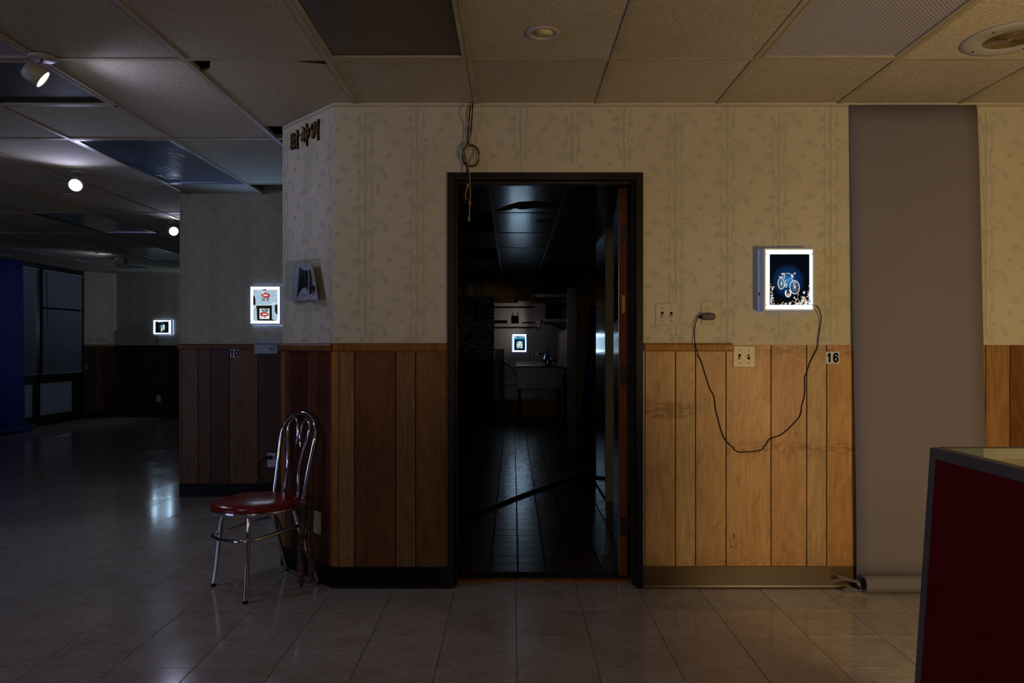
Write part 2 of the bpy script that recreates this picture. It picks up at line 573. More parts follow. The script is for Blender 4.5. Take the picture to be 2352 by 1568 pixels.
def thing(name, label, cat, loc=(0, 0, 0), rotz=0.0, group=None):
    o = bpy.data.objects.new(name, None)
    COL.objects.link(o)
    o.location = loc
    o.rotation_euler = (0, 0, rotz)
    o.empty_display_size = 0.1
    return tag(o, label, cat, group)


def tag(o, label, cat, group=None):
    o['label'] = label
    o['category'] = cat
    if group:
        o['group'] = group
    return o


def struct(o):
    o['kind'] = 'structure'
    return o


def at(px, py, Y):
    return Vector(((px - HX) * Y / FPX, Y, EYE + (HY - py) * Y / FPX))


def on_z(px, py, z):
    Y = (EYE - z) * FPX / (py - HY)
    return at(px, py, Y)


CEIL = 2.434
YW = 3.73            # front wall plane
PX = YW / FPX        # metres per pixel on the front wall
random.seed(5)

# ------------------------------------------------------------------ floors
GX, GY, T = 0.0151, 3.401, 0.3048


def in_room(x, y):
    if y < YW:
        return -7.1 < x < 3.6 and y > -2.8
    if y < 5.975:
        if x < -1.285:
            return x > -7.1
        return y < 4.13 and x < -0.906 and (x + 0.906) * 0.726 + (y - YW) * 0.688 < 0
    return -7.1 < x < -2.689 and y < 12.6


def view_area(x, y, s):
    # projected size in the picture of a floor square, 0 if outside it
    if y - s < 1.2:
        return 0
    px, py = HX + x * FPX / y, HY + EYE * FPX / y
    if not (-60 < px < 2412 and py < 1640):
        return 0
    return s * s * FPX * FPX * EYE / y ** 3


def tile_mesh(name, sx, sy, t, mat):
    mb = MB()
    hx, hy, c = sx / 2, sy / 2, 0.0012
    mb.v = [(-hx, -hy, -t), (hx, -hy, -t), (hx, hy, -t), (-hx, hy, -t), (-hx, -hy, -c), (hx, -hy, -c), (hx, hy, -c), (-hx, hy, -c),
            (-hx + c, -hy + c, 0), (hx - c, -hy + c, 0), (hx - c, hy - c, 0), (-hx + c, hy - c, 0)]
    mb.f = [[8, 9, 10, 11]] + [[a, (a + 1) % 4, 4 + (a + 1) % 4, 4 + a] for a in range(4)] + [[4 + a, 4 + (a + 1) % 4, 8 + (a + 1) % 4, 8 + a] for a in range(4)]
    mb.m = [0] * len(mb.f)
    mb.s = [False] * len(mb.f)
    return mb


def lay_tiles(floor, cells, mb, mat, name, rng, tilt=0.0006):
    first = None
    for (x, y) in cells:
        if first is None:
            o = first = mb.build(name, mat, floor)
        else:
            o = first.copy()
            COL.objects.link(o)
        o.location = (x, y, rng.uniform(-0.0004, 0.0004))
        o.rotation_euler = (rng.gauss(0, tilt), rng.gauss(0, tilt), 0)


floor = struct(MB().box(-7.2, 3.7, -2.9, 12.7, -0.1, -0.003).build('floor', 'grout'))
cells = []
for i in range(-26, 14):
    for j in range(-22, 32):
        x, y = GX + (i + 0.5) * T, GY + (j + 0.5) * T
        if not (x > -0.95 and y > YW) and any(in_room(x + a * T * 0.45, y + b * T * 0.45) for a in (-1, 0, 1) for b in (-1, 0, 1)):
            cells.append((view_area(x, y, T), x, y))
cells.sort(reverse=True)
near = [(x, y) for a, x, y in cells[:300] if a > 0]
rest = [(x, y) for a, x, y in cells[len(near):]]
lay_tiles(floor, near, tile_mesh('floor_tile', T - 0.0018, T - 0.0010, 0.004, 'floor_tile'), 'floor_tile', 'floor_tile', random.Random(1))
mb = MB()
for x, y in rest:
    mb.box(x - T / 2 + 0.0012, x + T / 2 - 0.0012, y - T / 2 + 0.0007, y + T / 2 - 0.0007, -0.004, random.uniform(-0.0003, 0.0003))
mb.build('tile_field', 'floor_tile', floor, kind='stuff')
for k in range(-2, 3):
    a, b = max(GX + k * T, -0.30) + 0.0013, min(GX + (k + 1) * T, 0.625) - 0.0013
    if b > a:
        MB().box(a, b, GY + T + 0.0007, 3.805, -0.004, 0).build('floor_tile', 'floor_tile', floor)

kfloor = struct(MB().box(-0.98, 2.0, 3.84, 12.6, -0.02, -0.0055).build('floor', 'kgrout'))
KT = 0.1524
kc = []
for i in range(-9, 13):
    for j in range(-2, 56):
        x, y = 0.028 + (i + 0.5) * KT, 4.13 + (j + 0.5) * KT
        if y - KT / 2 < 3.845 or y + KT / 2 > 12.6 or x < -0.97 or x > 1.95:
            continue
        px = HX + x * FPX / y
        a = view_area(x, y, KT) if 1035 < px < 1440 else 0
        kc.append((a, x, y))
kc.sort(reverse=True)
near = [(x, y) for a, x, y in kc[:300] if a > 0]
lay_tiles(kfloor, near, tile_mesh('quarry_tile', KT - 0.007, KT - 0.006, 0.006, 'quarry'), 'quarry', 'quarry_tile', random.Random(2), 0.002)
mb = MB()
for a, x, y in kc[len(near):]:
    mb.box(x - KT / 2 + 0.0035, x + KT / 2 - 0.0035, y - KT / 2 + 0.003, y + KT / 2 - 0.003, -0.006, random.uniform(-0.0004, 0.0004))
mb.build('tile_field', 'quarry', kfloor, kind='stuff')

# ------------------------------------------------------------------ wallpaper print
rl = random.Random(12)


def leaf(p, ang, L, w):
    # slim bamboo leaf with a slight bend, drawn from its stalk
    d = Vector((math.cos(ang), math.sin(ang)))
    n = Vector((-d.y, d.x))
    b = rl.uniform(-0.12, 0.12) * L
    pts = []
    for t, hw in ((0.0, 0.12), (0.3, 1.0), (0.62, 0.62), (1.0, 0.0)):
        pts.append((Vector(p) + d * (L * t) + n * (b * t * t), w * hw, n))
    return [q + nn * h for q, h, nn in pts] + [q - nn * h for q, h, nn in pts[-2::-1]]


def strip(a, b, w):
    a, b = Vector(a), Vector(b)
    n = Vector((-(b - a).y, (b - a).x)).normalized() * w
    return [a + n, b + n, b - n, a - n]


U = 1 / 4.523 * PX          # a zoomed pixel of the motif in metres
motif = []


def fan(cx, cy, n, a0, a1, l0, l1, spread=14, w=4.2):
    n, w = int(n * 1.6), w * 0.78
    for k in range(n):
        a = math.radians(a0 + (a1 - a0) * (k + rl.uniform(-0.3, 0.3)) / max(n - 1, 1))
        p = (cx + rl.uniform(-spread, spread), cy + rl.uniform(-spread, spread))
        motif.append(leaf(p, a, rl.uniform(l0, l1), rl.uniform(0.7, 1.25) * w))


# clusters around one culm at x = 0, y up, one repeat of 545 units
fan(-215, -20, 6, 150, 215, 55, 100, 22)
fan(-200, -35, 6, 215, 290, 45, 85, 26)
motif.append(strip((-95, -125), (-200, -30), 1.6))
fan(100, -10, 6, 160, 240, 45, 80, 26)
fan(150, -30, 6, 250, 310, 50, 95, 30)
fan(200, -85, 7, 245, 300, 50, 85, 20, 5)
motif.append(strip((20, -60), (80, 5), 1.5)); motif.append(strip((80, 5), (170, -20), 1.5))
fan(0, -135, 7, 195, 255, 60, 125, 26, 5)
fan(20, -150, 7, 285, 330, 60, 120, 26, 5)
fan(70, -105, 5, 300, 380, 40, 75, 16)
fan(-60, -60, 5, 200, 270, 40, 75, 16, 5)
fan(-140, -262, 4, 150, 215, 40, 75, 14)
fan(-70, -310, 6, 205, 275, 50, 85, 18, 5)
motif.append(strip((0, -340), (-140, -262), 1.5))
fan(45, -395, 7, -50, 60, 40, 80, 8, 4)
fan(45, -395, 3, 150, 260, 30, 50, 8, 4)
fan(-60, -430, 6, 190, 250, 65, 120, 24, 5)
fan(-100, -455, 5, 180, 245, 55, 95, 24, 4)
fan(-20, -420, 6, 250, 300, 50, 85, 22, 5)
fan(225, -470, 6, 15, 60, 45, 105, 22, 4)
motif.append(strip((60, -330 - 60), (75, -200), 1.7))
motif.append(strip((150, -560), (240, -450), 1.3))
# culms: pieces of stalk with nodes
for x0, x1, y0, y1, w in ((-10, -4, -545, -340, 9), (-3, 2, -335, -145, 9), (3, -8, -140, 0, 9), (-68, -66, -545, -10, 3.2), (38, 60, -540, -250, 3.2), (-22, -30, -400, -150, 2.4), (64, 36, -250, 0, 2.4)):
    motif.append(strip((x0, y0), (x1, y1), w))


def paper_print(wall, x0, x1, z0, z1, cx0, holes=(), phase=0):
    # lay the half-drop repeat of the motif over a wall's face (local x, z)
    mb = MB()
    stepx, stepz = 537 * U, 545 * U
    k0 = int(math.floor((x0 - cx0) / stepx)) - 1
    k1 = int(math.ceil((x1 - cx0) / stepx)) + 1
    for k in range(k0, k1 + 1):
        cx = cx0 + k * stepx
        top = 2.39 - ((k + phase) % 2) * stepz / 2 + stepz
        for r in range(7):
            oz = top - r * stepz
            for idx, pts in enumerate(motif):
                q = [(cx + p.x * U, oz + p.y * U) for p in pts]
                ca_, cb_ = sum(a for a, b in q) / len(q), sum(b for a, b in q) / len(q)
                if not (x0 < ca_ < x1 and z0 < cb_ < z1):
                    continue
                q = [(min(max(a, x0), x1), min(max(b, z0), z1)) for a, b in q]
                if any(h0 < a < h1 and g0 < b < g1 for a, b in q for (h0, h1, g0, g1) in holes):
                    continue
                mb.poly([(a, -0.0002 - 0.0000015 * idx, b) for a, b in q])
    mb.build('bamboo_print', 'ink', wall, kind='stuff')


# ------------------------------------------------------------------ walls
OAK = ('8A5A22', '7B4E1E', '946428')


def make_wall(name, p0, p1, thick, holes=(), mat='wallpaper'):
    a, b = Vector(p0), Vector(p1)
    L = (b - a).length
    mb = MB()
    xs = [0.0]
    for (h0, h1, g0, g1) in holes:
        mb.box(xs[-1], h0, 0, thick, 0, 2.6)
        if g0 > 0:
            mb.box(h0, h1, 0, thick, 0, g0)
        mb.box(h0, h1, 0, thick, g1, 2.6)
        xs.append(h1)
    mb.box(xs[-1], L, 0, thick, 0, 2.6)
    o = struct(mb.build(name, mat))
    o.location = (a.x, a.y, 0)
    o.rotation_euler = (0, 0, math.atan2(b.y - a.y, b.x - a.x))
    return o, L


def planks(wall, edges, colors, top, mat='wood', bottom=0.102, backing=True):
    if backing:
        MB().box(edges[0], edges[-1], -0.0015, 0, bottom, top).build('backing_board', 'groove', wall)
    for k in range(len(edges) - 1):
        x0, x1 = edges[k] + 0.0022, edges[k + 1] - 0.0022
        tp = top[k] if isinstance(top, (list, tuple)) else top
        mb = MB()
        c = 0.0016
        # a board with eased long edges
        mb.v = [(x0, 0, bottom), (x0, -0.005, bottom), (x0 + c, -0.0066, bottom), (x1 - c, -0.0066, bottom), (x1, -0.005, bottom), (x1, 0, bottom)]
        mb.v += [(x, y, tp) for x, y, z in mb.v]
        mb.f = [[i, i + 1, i + 7, i + 6] for i in range(5)] + [[0, 1, 2, 3, 4, 5], [6, 7, 8, 9, 10, 11]]
        mb.m = [0] * 7
        mb.s = [False] * 7
        mb.build('plank', mat, wall, color=colors[k % len(colors)])


def rail(wall, x0, x1, z0=1.187, z1=1.229, d=0.02, color='8E5E24'):
    prof = [(0, 0), (-d * 0.7, 0), (-d, 0.006), (-d, (z1 - z0) - 0.012), (-d * 0.82, (z1 - z0) - 0.004), (-d * 0.55, z1 - z0), (0, z1 - z0)]
    return MB().prism(prof, (x0, 0, z0), (0, 1, 0), (0, 0, 1), (x1 - x0, 0, 0)).build('chair_rail', 'oak', wall, color=color)


def baseboard(name, p0, p1, mat, h=0.104, ext0=0.0, ext1=0.0):
    a, b = Vector(p0), Vector(p1)
    L = (b - a).length
    prof = [(0, 0), (-0.017, 0), (-0.014, 0.003), (-0.011, 0.012), (-0.010, h - 0.003), (-0.008, h), (0, h)]
    o = struct(MB().prism(prof, (-ext0, 0, 0), (0, 1, 0), (0, 0, 1), (L + ext0 + ext1, 0, 0)).build(name, mat))
    o.location = (a.x, a.y, 0)
    o.rotation_euler = (0, 0, math.atan2(b.y - a.y, b.x - a.x))
    return o


C0 = (-0.906, YW)          # corner of front wall and chamfer
C1 = (-1.285, 4.13)        # far end of chamfer
WX0 = -0.906


def fx(px):                # local x on the front wall from a measured pixel column
    return (px - HX) * PX - WX0


def fz(py):
    return EYE + (HY - py) * PX


DX0, DX1, DTOP = -0.33, 0.655, 2.086
wall_front, LF = make_wall('wall_front', C0, (3.6, YW), 0.11, [(DX0 - WX0 + 0.03, DX1 - WX0 - 0.03, 0, DTOP - 0.03)])
paper_print(wall_front, 0.004, LF - 0.01, 1.232, 2.43, fx(1553), [(DX0 - WX0 - 0.002, DX1 - WX0 + 0.002, 0, DTOP + 0.002)])
left_e = [fx(p) for p in (778.5, 815, 909.5, 955, 1026)]
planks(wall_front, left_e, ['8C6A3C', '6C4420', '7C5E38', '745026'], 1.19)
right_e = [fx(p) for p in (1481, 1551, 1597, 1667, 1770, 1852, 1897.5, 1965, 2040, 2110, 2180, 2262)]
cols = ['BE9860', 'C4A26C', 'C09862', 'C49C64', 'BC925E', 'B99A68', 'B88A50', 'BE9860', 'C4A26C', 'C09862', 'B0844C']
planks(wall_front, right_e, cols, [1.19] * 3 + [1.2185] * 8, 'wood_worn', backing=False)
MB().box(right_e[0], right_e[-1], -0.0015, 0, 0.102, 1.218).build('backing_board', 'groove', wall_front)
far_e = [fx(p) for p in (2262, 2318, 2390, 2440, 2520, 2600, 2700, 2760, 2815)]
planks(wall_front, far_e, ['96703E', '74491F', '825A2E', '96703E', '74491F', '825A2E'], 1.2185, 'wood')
rail(wall_front, 0.0, fx(1026), color='8A5C22')
rail(wall_front, fx(1481), fx(1681), color='9C6C2A')
MB().box(-0.004, 0.0265, -0.011, 0, 0.104, 1.187).build('corner_trim', 'oak', wall_front, bevel=0.003, color='A06C28')
MB().box(0, LF - 0.2, -0.004, 0, 2.419, 2.4275).build('wall_angle', 'tbar', wall_front)
for (px, py, w, h, r) in ((1857, 751, 9, 24, -0.3), (867, 432, 5, 27, 0.12)):
    MB().prism([(-w * .4, -h / 2), (w * .5, -h * .45), (w * .35, h * .1), (w * .1, h / 2), (-w * .45, h * .2)], (fx(px), -0.0012, fz(py)), Vector((PX, 0, 0)), Vector((PX * r, 0, PX)), (0, 0.001, 0)).build('tape_scrap', 'tape', wall_front)
baseboard('baseboard_front_left', C0, (DX0, YW), 'base_dark')
baseboard('baseboard_front_right', (DX1, YW), (3.6, YW), 'base_bronze', 0.108)

wall_chamfer, LC = make_wall('wall_chamfer', C1, C0, 0.10)
CDIR = (Vector(C0) - Vector(C1)).normalized()


def cs(px):               # local x on the chamfer wall from a pixel column
    k = (px - HX) / FPX
    s = (C1[0] - k * C1[1]) / (k * CDIR.y - CDIR.x)
    return s


def cz(px, py):
    Y = C1[1] + CDIR.y * cs(px)
    return EYE + (HY - py) * Y / FPX


paper_print(wall_chamfer, 0.004, LC - 0.004, 1.232, 2.43, cs(707), phase=1)
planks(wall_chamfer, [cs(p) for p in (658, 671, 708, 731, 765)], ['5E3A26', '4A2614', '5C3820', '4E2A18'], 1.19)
rail(wall_chamfer, -0.012, LC + 0.006, color='7A4E22')
MB().box(0.0, cs(658), -0.010, 0, 0.104, 1.187).build('corner_trim', 'oak', wall_chamfer, bevel=0.003, color='8A5A26')
MB().box(LC - 0.022, LC + 0.003, -0.010, 0, 0.104, 1.187).build('corner_trim', 'oak', wall_chamfer, bevel=0.003, color='6A4018')
MB().box(0, LC, -0.004, 0, 2.419, 2.4275).build('wall_angle', 'tbar', wall_chamfer)
baseboard('baseboard_chamfer', C1, C0, 'base_dark', ext1=0.004)

YP = 5.975
PP = YP / FPX
PX0 = -2.689
wall_partition, LP = make_wall('wall_partition', (PX0, YP), (-1.15, YP), 0.15)


def qx(px):
    return (px - HX) * PP - PX0


def qz(py):
    return EYE + (HY - py) * PP


paper_print(wall_partition, 0.004, LP, 1.232, 2.43, qx(492))
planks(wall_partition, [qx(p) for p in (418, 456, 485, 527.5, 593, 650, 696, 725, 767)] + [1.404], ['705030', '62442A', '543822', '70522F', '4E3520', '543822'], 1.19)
rail(wall_partition, -0.012, 1.404, color='70461F')
MB().box(0.0, qx(418), -0.010, 0, 0.104, 1.187).build('corner_trim', 'oak', wall_partition, color='7A4A20')
baseboard('baseboard_partition', (PX0, YP), (-1.285, YP), 'base_dark')
struct(MB().box(-1.285, -1.20, 4.13, YP, 0, 2.6).build('wall_partition_return', 'wallpaper'))
struct(MB().box(PX0, PX0 + 0.12, YP + 0.15, 12.6, 0, 2.6).build('wall_partition_side', 'wallpaper'))
struct(MB().box(-1.03, -0.975, 4.0, 12.6, 0, 2.6).build('wall_kitchen_left', 'dark_plaster'))

YB = 12.6
wall_far, LB = make_wall('wall_far', (-6.745, YB), (PX0, YB), 0.1)
MB().box(0, LB, -0.0015, 0, 0.1, 1.22).build('backing_board', 'groove', wall_far)
paper_print(wall_far, 0.0, 1.6, 1.232, 2.43, 0.2)
ed, x, k = [0.0], 0.0, 0
while x < 1.6:
    x += (0.19, 0.11, 0.20, 0.24, 0.15, 0.22)[k % 6]
    ed.append(x)
    k += 1
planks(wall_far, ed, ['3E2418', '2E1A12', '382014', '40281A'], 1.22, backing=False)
baseboard('baseboard_far', (-6.745, YB), (PX0, YB), 'base_dark')
A0, A1 = (-7.08, 12.22), (-6.745, YB)
wall_corner, LA = make_wall('wall_far_corner', A0, A1, 0.1)
MB().box(0, LA, -0.0015, 0, 0.1, 1.19).build('backing_board', 'groove', wall_corner)
paper_print(wall_corner, 0.0, LA, 1.232, 2.43, 0.15)
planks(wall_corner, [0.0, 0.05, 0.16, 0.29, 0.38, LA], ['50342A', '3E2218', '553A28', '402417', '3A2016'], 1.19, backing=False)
rail(wall_corner, 0, LA, color='7A5020')
baseboard('baseboard_far_corner', A0, A1, 'base_dark')

# window wall on the far left, and the unseen sides of the room
wall_left, LL = make_wall('wall_left', (-7.1, -2.8), (-7.1, 12.3), 0.12, [(2.0, 4.6, 0.75, 2.35), (12.6 + 0.05, 15.0, 0.12, 2.40)], 'winframe')
wall_left.rotation_euler = (0, 0, PI / 2)
struct(MB().box(3.6, 3.7, -2.8, 3.9, 0, 2.6).build('wall_right', 'plaster'))
struct(MB().box(-7.2, 3.7, -2.9, -2.8, 0, 2.6).build('wall_back', 'plaster'))

# ------------------------------------------------------------------ kitchen shell
struct(MB().box(-0.975, 2.05, YB, YB + 0.1, 0, 2.6).build('wall_kitchen_back', 'tan_plaster'))
struct(MB().box(1.95, 2.05, 3.84, YB, 0, 2.6).build('wall_kitchen_right', 'dark_plaster'))
jamb = struct(MB().box(0.735, 1.95, 5.8, 6.5, 0, 2.6).build('wall_kitchen_jamb', 'white_wall'))
MB().box(0.722, 0.802, 5.775, 5.805, 0, 2.055).build('door_casing', 'white_paint', jamb, bevel=0.004)
MB().box(0.722, 1.0, 5.775, 5.805, 2.055, 2.13).build('casing_head', 'white_paint', jamb, bevel=0.004)
MB().box(0.729, 0.735, 5.81, 6.49, 0.02, 2.10).build('steel_cladding', 'steel_mirror', jamb)
MB().box(0.72, 0.735, 5.81, 6.49, 2.10, 2.125).build('cladding_cap', 'steel_dark', jamb)
post = struct(MB().box(0.862, 1.016, 11.757, YB, 0, 2.6).build('wall_kitchen_alcove', 'dark_plaster'))
MB().box(0.86, 1.018, 11.75, 11.757, 0, 2.137).build('steel_cladding', 'steel', post)
MB().box(0.855, 0.862, 11.757, YB - 0.01, 0.75, 2.137).build('steel_splash', 'steel_mirror', post)
bk = bpy.data.objects['wall_kitchen_back']
sx = [-0.62, -0.26, 0.12, 0.36, 0.58, 0.855]
for k in range(5):
    MB().box(sx[k] + 0.002, sx[k + 1] - 0.002, YB - 0.006, YB, 0.3, 1.93).build('steel_panel', 'steel_wall', bk)

# ------------------------------------------------------------------ ceiling
ceiling = struct(MB().box(-7.2, 3.7, -2.9, 12.7, 2.6, 2.65).build('ceiling', 'plenum'))
CX0, CY0, CW, CD = -0.184, 3.157, 0.6096, 1.2192
FIX = {}
light_cells = {(-1, -1): 'brown', (2, -1): 'white', (-4, -1): 'white_left', (-4, 1): 'grey', (-7, 3): 'grey2', (-8, 5): 'grey3', (-10, 6): 'grey4'}


def cell_rect(i, j):
    return CX0 + i * CW, CX0 + (i + 1) * CW, CY0 + j * CD, CY0 + (j + 1) * CD


def ymax_for(x):
    return YB if x < PX0 else YP if x < C1[0] else 4.13 if x < C0[0] else YW


DOWN = [(0.118, 2.894, 0.065), (-3.60, 6.03, 0.07), (-3.62, 7.99, 0.08), (-5.42, 9.80, 0.09), (-5.5, 8.05, 0.08)]


def tile_obj(poly, z, mat, tone, name='ceiling_tile'):
    for (hx, hy, hr) in DOWN:
        if len(poly) == 4 and poly[0][0] < hx - hr and poly[1][0] > hx + hr and poly[0][1] < hy - hr and poly[2][1] > hy + hr:
            ring = [(hx + hr * 0.9 * math.cos(-k * PI / 12 - 3 * PI / 4), hy + hr * 0.9 * math.sin(-k * PI / 12 - 3 * PI / 4)) for k in range(25)]
            poly = [poly[0]] + ring + list(poly)
            break
    mb = MB().prism(poly, (0, 0, z), (1, 0, 0), (0, 1, 0), (0, 0, 0.014))
    o = mb.build(name, mat, ceiling)
    o.color = (tone[0], tone[1], tone[2], 1)
    return o


rt = random.Random(3)
for j in range(-3, 8):
    for i in range(-12, 7):
        x0, x1, y0, y1 = cell_rect(i, j)
        xm = (x0 + x1) / 2
        if (i, j) in light_cells or x1 < -7.1 + 0.02 or x0 > 3.6:
            continue
        x0, x1 = max(x0, -7.1), min(x1, 3.6)
        lim = ymax_for(xm + 0.0)
        if i == -2:
            lim = 4.13
        y0 = max(y0, -2.8)
        y1 = min(y1, lim)
        if y1 - y0 < 0.02:
            continue
        if j >= 2 and x1 > PX0:
            x1 = PX0
        g = 0.012
        q = [x0 + g * 0.3, x1 - g * 0.3, y0 + g * 0.3, y1 - g * 0.3 if y1 < lim else y1]
        b = rt.uniform(0.84, 1.0)
        tone = [b, b * rt.uniform(0.97, 1.0), b * rt.uniform(0.93, 1.0)]
        if (i, j) == (3, -1):
            tone = [1.12, 1.1, 1.02]
        if (i, j) == (-3, 0):
            tone = [1.08, 1.06, 1.04]
        z = CEIL + 0.004 + rt.uniform(0, 0.003)
        if (i, j) == (-2, 0):       # water-damaged tile with two broken corners
            poly = [(-1.285, q[2]), (-0.965, q[2]), (-0.93, q[2] + 0.035), (-0.86, q[2] + 0.055), (q[1], q[2] + 0.07), (q[1], q[3]), (q[0], q[3]), (q[0], q[2] + 0.16), (-1.345, q[2] + 0.125), (-1.315, q[2] + 0.06)]
            o = tile_obj(poly, z, 'tile_c', tone)
            MB().prism([(-0.96, q[2] + 0.006), (-0.925, q[2] + 0.045), (-0.86, q[2] + 0.065), (q[1], q[2] + 0.08), (q[1], q[2] + 0.055), (-0.88, q[2] + 0.042)], (0, 0, z + 0.003), (1, 0, 0), (0, 1, 0), (0, 0, 0.012)).build('broken_edge', 'sponge', ceiling)
            continue
        if (i, j) == (-4, 2):
            poly = [(-2.34, q[2]), (q[1], q[2]), (q[1], q[3]), (q[0], q[3]), (q[0], q[2] + 0.07), (-2.38, q[2] + 0.065)]
            tile_obj(poly, z, 'tile_c', tone)
            continue
        if (i, j) == (-4, 0):       # half of this bay holds a square lamp lens
            q[2] = 3.157 + CW
        tile_obj([(q[0], q[2]), (q[1], q[2]), (q[1], q[3]), (q[0], q[3])], z, 'tile_c', tone)


def bar(x0, x1, y0, y1, par=ceiling, dz=0.0):
    MB().box(x0, x1, y0, y1, CEIL + dz, CEIL + 0.003 + dz).box(*((x0, x1) if x1 - x0 > 0.05 else ((x0 + x1) / 2 - 0.001, (x0 + x1) / 2 + 0.001)), *((y0, y1) if y1 - y0 > 0.05 else ((y0 + y1) / 2 - 0.001, (y0 + y1) / 2 + 0.001)), CEIL + 0.003, CEIL + 0.03).build('grid_bar', 'tbar', par)


for i in range(-11, 7):
    x = CX0 + i * CW
    bar(x - 0.012, x + 0.012, -2.8, YB if x < PX0 else (YP if x < C1[0] else (3.83 if x < -0.75 else YW)))
for j in range(-3, 8):
    y = CY0 + j * CD
    bar(-7.1, 3.6 if y < YW else (C1[0] if y < YP else PX0), y - 0.012, y + 0.012, dz=0.0006)
bar(CX0 - 4 * CW, CX0 - 3 * CW, 3.157 + CW - 0.012, 3.157 + CW + 0.012)

# kitchen half of the ceiling
for j in range(0, 8):
    for i in range(-2, 4):
        x0, x1, y0, y1 = cell_rect(i, j)
        x0, x1, y0, y1 = max(x0, -0.975), min(x1, 1.95), max(y0, YW + 0.11), min(y1, YB)
        if y1 - y0 < 0.03 or (i, j) in ((-1, 3), (-1, 5), (-1, 6)):
            continue
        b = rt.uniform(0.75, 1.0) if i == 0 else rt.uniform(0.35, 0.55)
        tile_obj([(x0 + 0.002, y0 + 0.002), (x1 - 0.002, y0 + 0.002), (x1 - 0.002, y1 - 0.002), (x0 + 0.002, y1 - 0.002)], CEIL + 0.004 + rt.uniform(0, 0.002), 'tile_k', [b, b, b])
for i in range(-1, 4):
    x = CX0 + i * CW
    bar(x - 0.012, x + 0.012, YW + 0.11, YB)
for j in range(1, 8):
    y = CY0 + j * CD
    bar(-0.975, 1.95, y - 0.006, y + 0.006, dz=0.0006)
for pts in ([(560, 355), (620, 320), (720, 285), (850, 245), (1040, 238), (1250, 248), (1400, 262), (1395, 300), (1340, 335), (1260, 322), (1200, 322), (1050, 318), (985, 330), (900, 346), (800, 325), (740, 345), (690, 350), (600, 362)],
            [(1070, 495), (1130, 482), (1210, 470), (1275, 475), (1280, 510), (1200, 520), (1150, 525), (1110, 508)]):
    q = []
    for a, b in pts:
        p = on_z(1040 + a / 5.6, 420 + b / 5.6, CEIL + 0.003)
        q.append((p.x, p.y))
    MB().prism(q, (0, 0, CEIL + 0.0025), (1, 0, 0), (0, 1, 0), (0, 0, 0.0012)).build('peeled_patch', 'dark_plaster', ceiling)


# ------------------------------------------------------------------ ceiling fittings
def ceiling_light(i, j, lens, label, half=False):
    x0, x1, y0, y1 = cell_rect(i, j)
    if half:
        y1 = y0 + CW
    t = thing('ceiling_light', label, 'ceiling light', ((x0 + x1) / 2, (y0 + y1) / 2, CEIL + 0.003), 0, 'lay in ceiling lights')
    hx, hy = (x1 - x0) / 2 - 0.014, (y1 - y0) / 2 - 0.014
    w = 0.018
    mb = MB()
    mb.box(-hx, -hx + w, -hy, hy, -0.004, 0.012).box(hx - w, hx, -hy, hy, -0.004, 0.012)
    mb.box(-hx + w, hx - w, -hy, -hy + w, -0.004, 0.012).box(-hx + w, hx - w, hy - w, hy, -0.004, 0.012)
    mb.build('lens_frame', 'alu' if lens == 'diff_grey' else 'tbar', t, bevel=0.002)
    MB().box(-hx + w, hx - w, -hy + w, hy - w, 0.004, 0.010).build('lens', lens, t)
    MB().box(-hx, hx, -hy, hy, 0.08, 0.085).build('housing', 'white_metal', t)


ceiling_light(-1, -1, 'diff_brown', 'ceiling light with aged brown lens, top centre left of the door')
ceiling_light(2, -1, 'diff_white', 'ceiling light with ribbed lavender lens near the round speaker')
ceiling_light(-4, -1, 'diff_white', 'ceiling light with ribbed lens cut by the top left corner')
ceiling_light(-4, 0, 'diff_dark', 'square ceiling light with dark brown lens behind the nearest spotlight', True)
ceiling_light(-4, 1, 'diff_grey', 'blue grey ceiling light lens with a wavy bright reflection')
ceiling_light(-7, 3, 'diff_grey', 'dark blue ceiling light lens between second and third spotlights')
ceiling_light(-8, 5, 'diff_grey', 'dark ceiling light lens beside the farthest spotlight')
ceiling_light(-10, 6, 'diff_grey', 'farthest ceiling light lens glowing pale blue above the blinds')


def trim_ring(name, label, x, y, r=0.065, lit=False):
    t = thing(name, label, 'downlight', (x, y, CEIL + 0.004), 0, 'round recessed downlights')
    MB().lathe([(r * 0.68, 0.006), (r * 0.70, -0.003), (r * 0.8, -0.007), (r, -0.006), (r * 1.02, 0.0), (r * 1.0, 0.002)], n=40).build('trim_ring', 'white_metal', t)
    prof = []
    for k in range(9):
        h = k * 0.0035
        prof += [(r * 0.76 - k * 0.0016, h + 0.001), (r * 0.74 - k * 0.0016, h + 0.003)]
    prof += [(0.0005, 0.036)]
    MB().lathe(prof, n=40).build('baffle', 'baffle', t)


trim_ring('downlight', 'white recessed ceiling downlight above the kitchen door', 0.118, 2.894)
trim_ring('downlight', 'dim recessed downlight below the second spotlight', -3.60, 6.03, 0.07)
trim_ring('downlight', 'recessed downlight ring just under the third spotlight', -3.62, 7.99, 0.08)
trim_ring('downlight', 'recessed downlight ring lit by the farthest spotlight', -5.42, 9.80, 0.09)
trim_ring('downlight', 'faint recessed downlight at the left edge above the blue paper', -5.5, 8.05, 0.08)

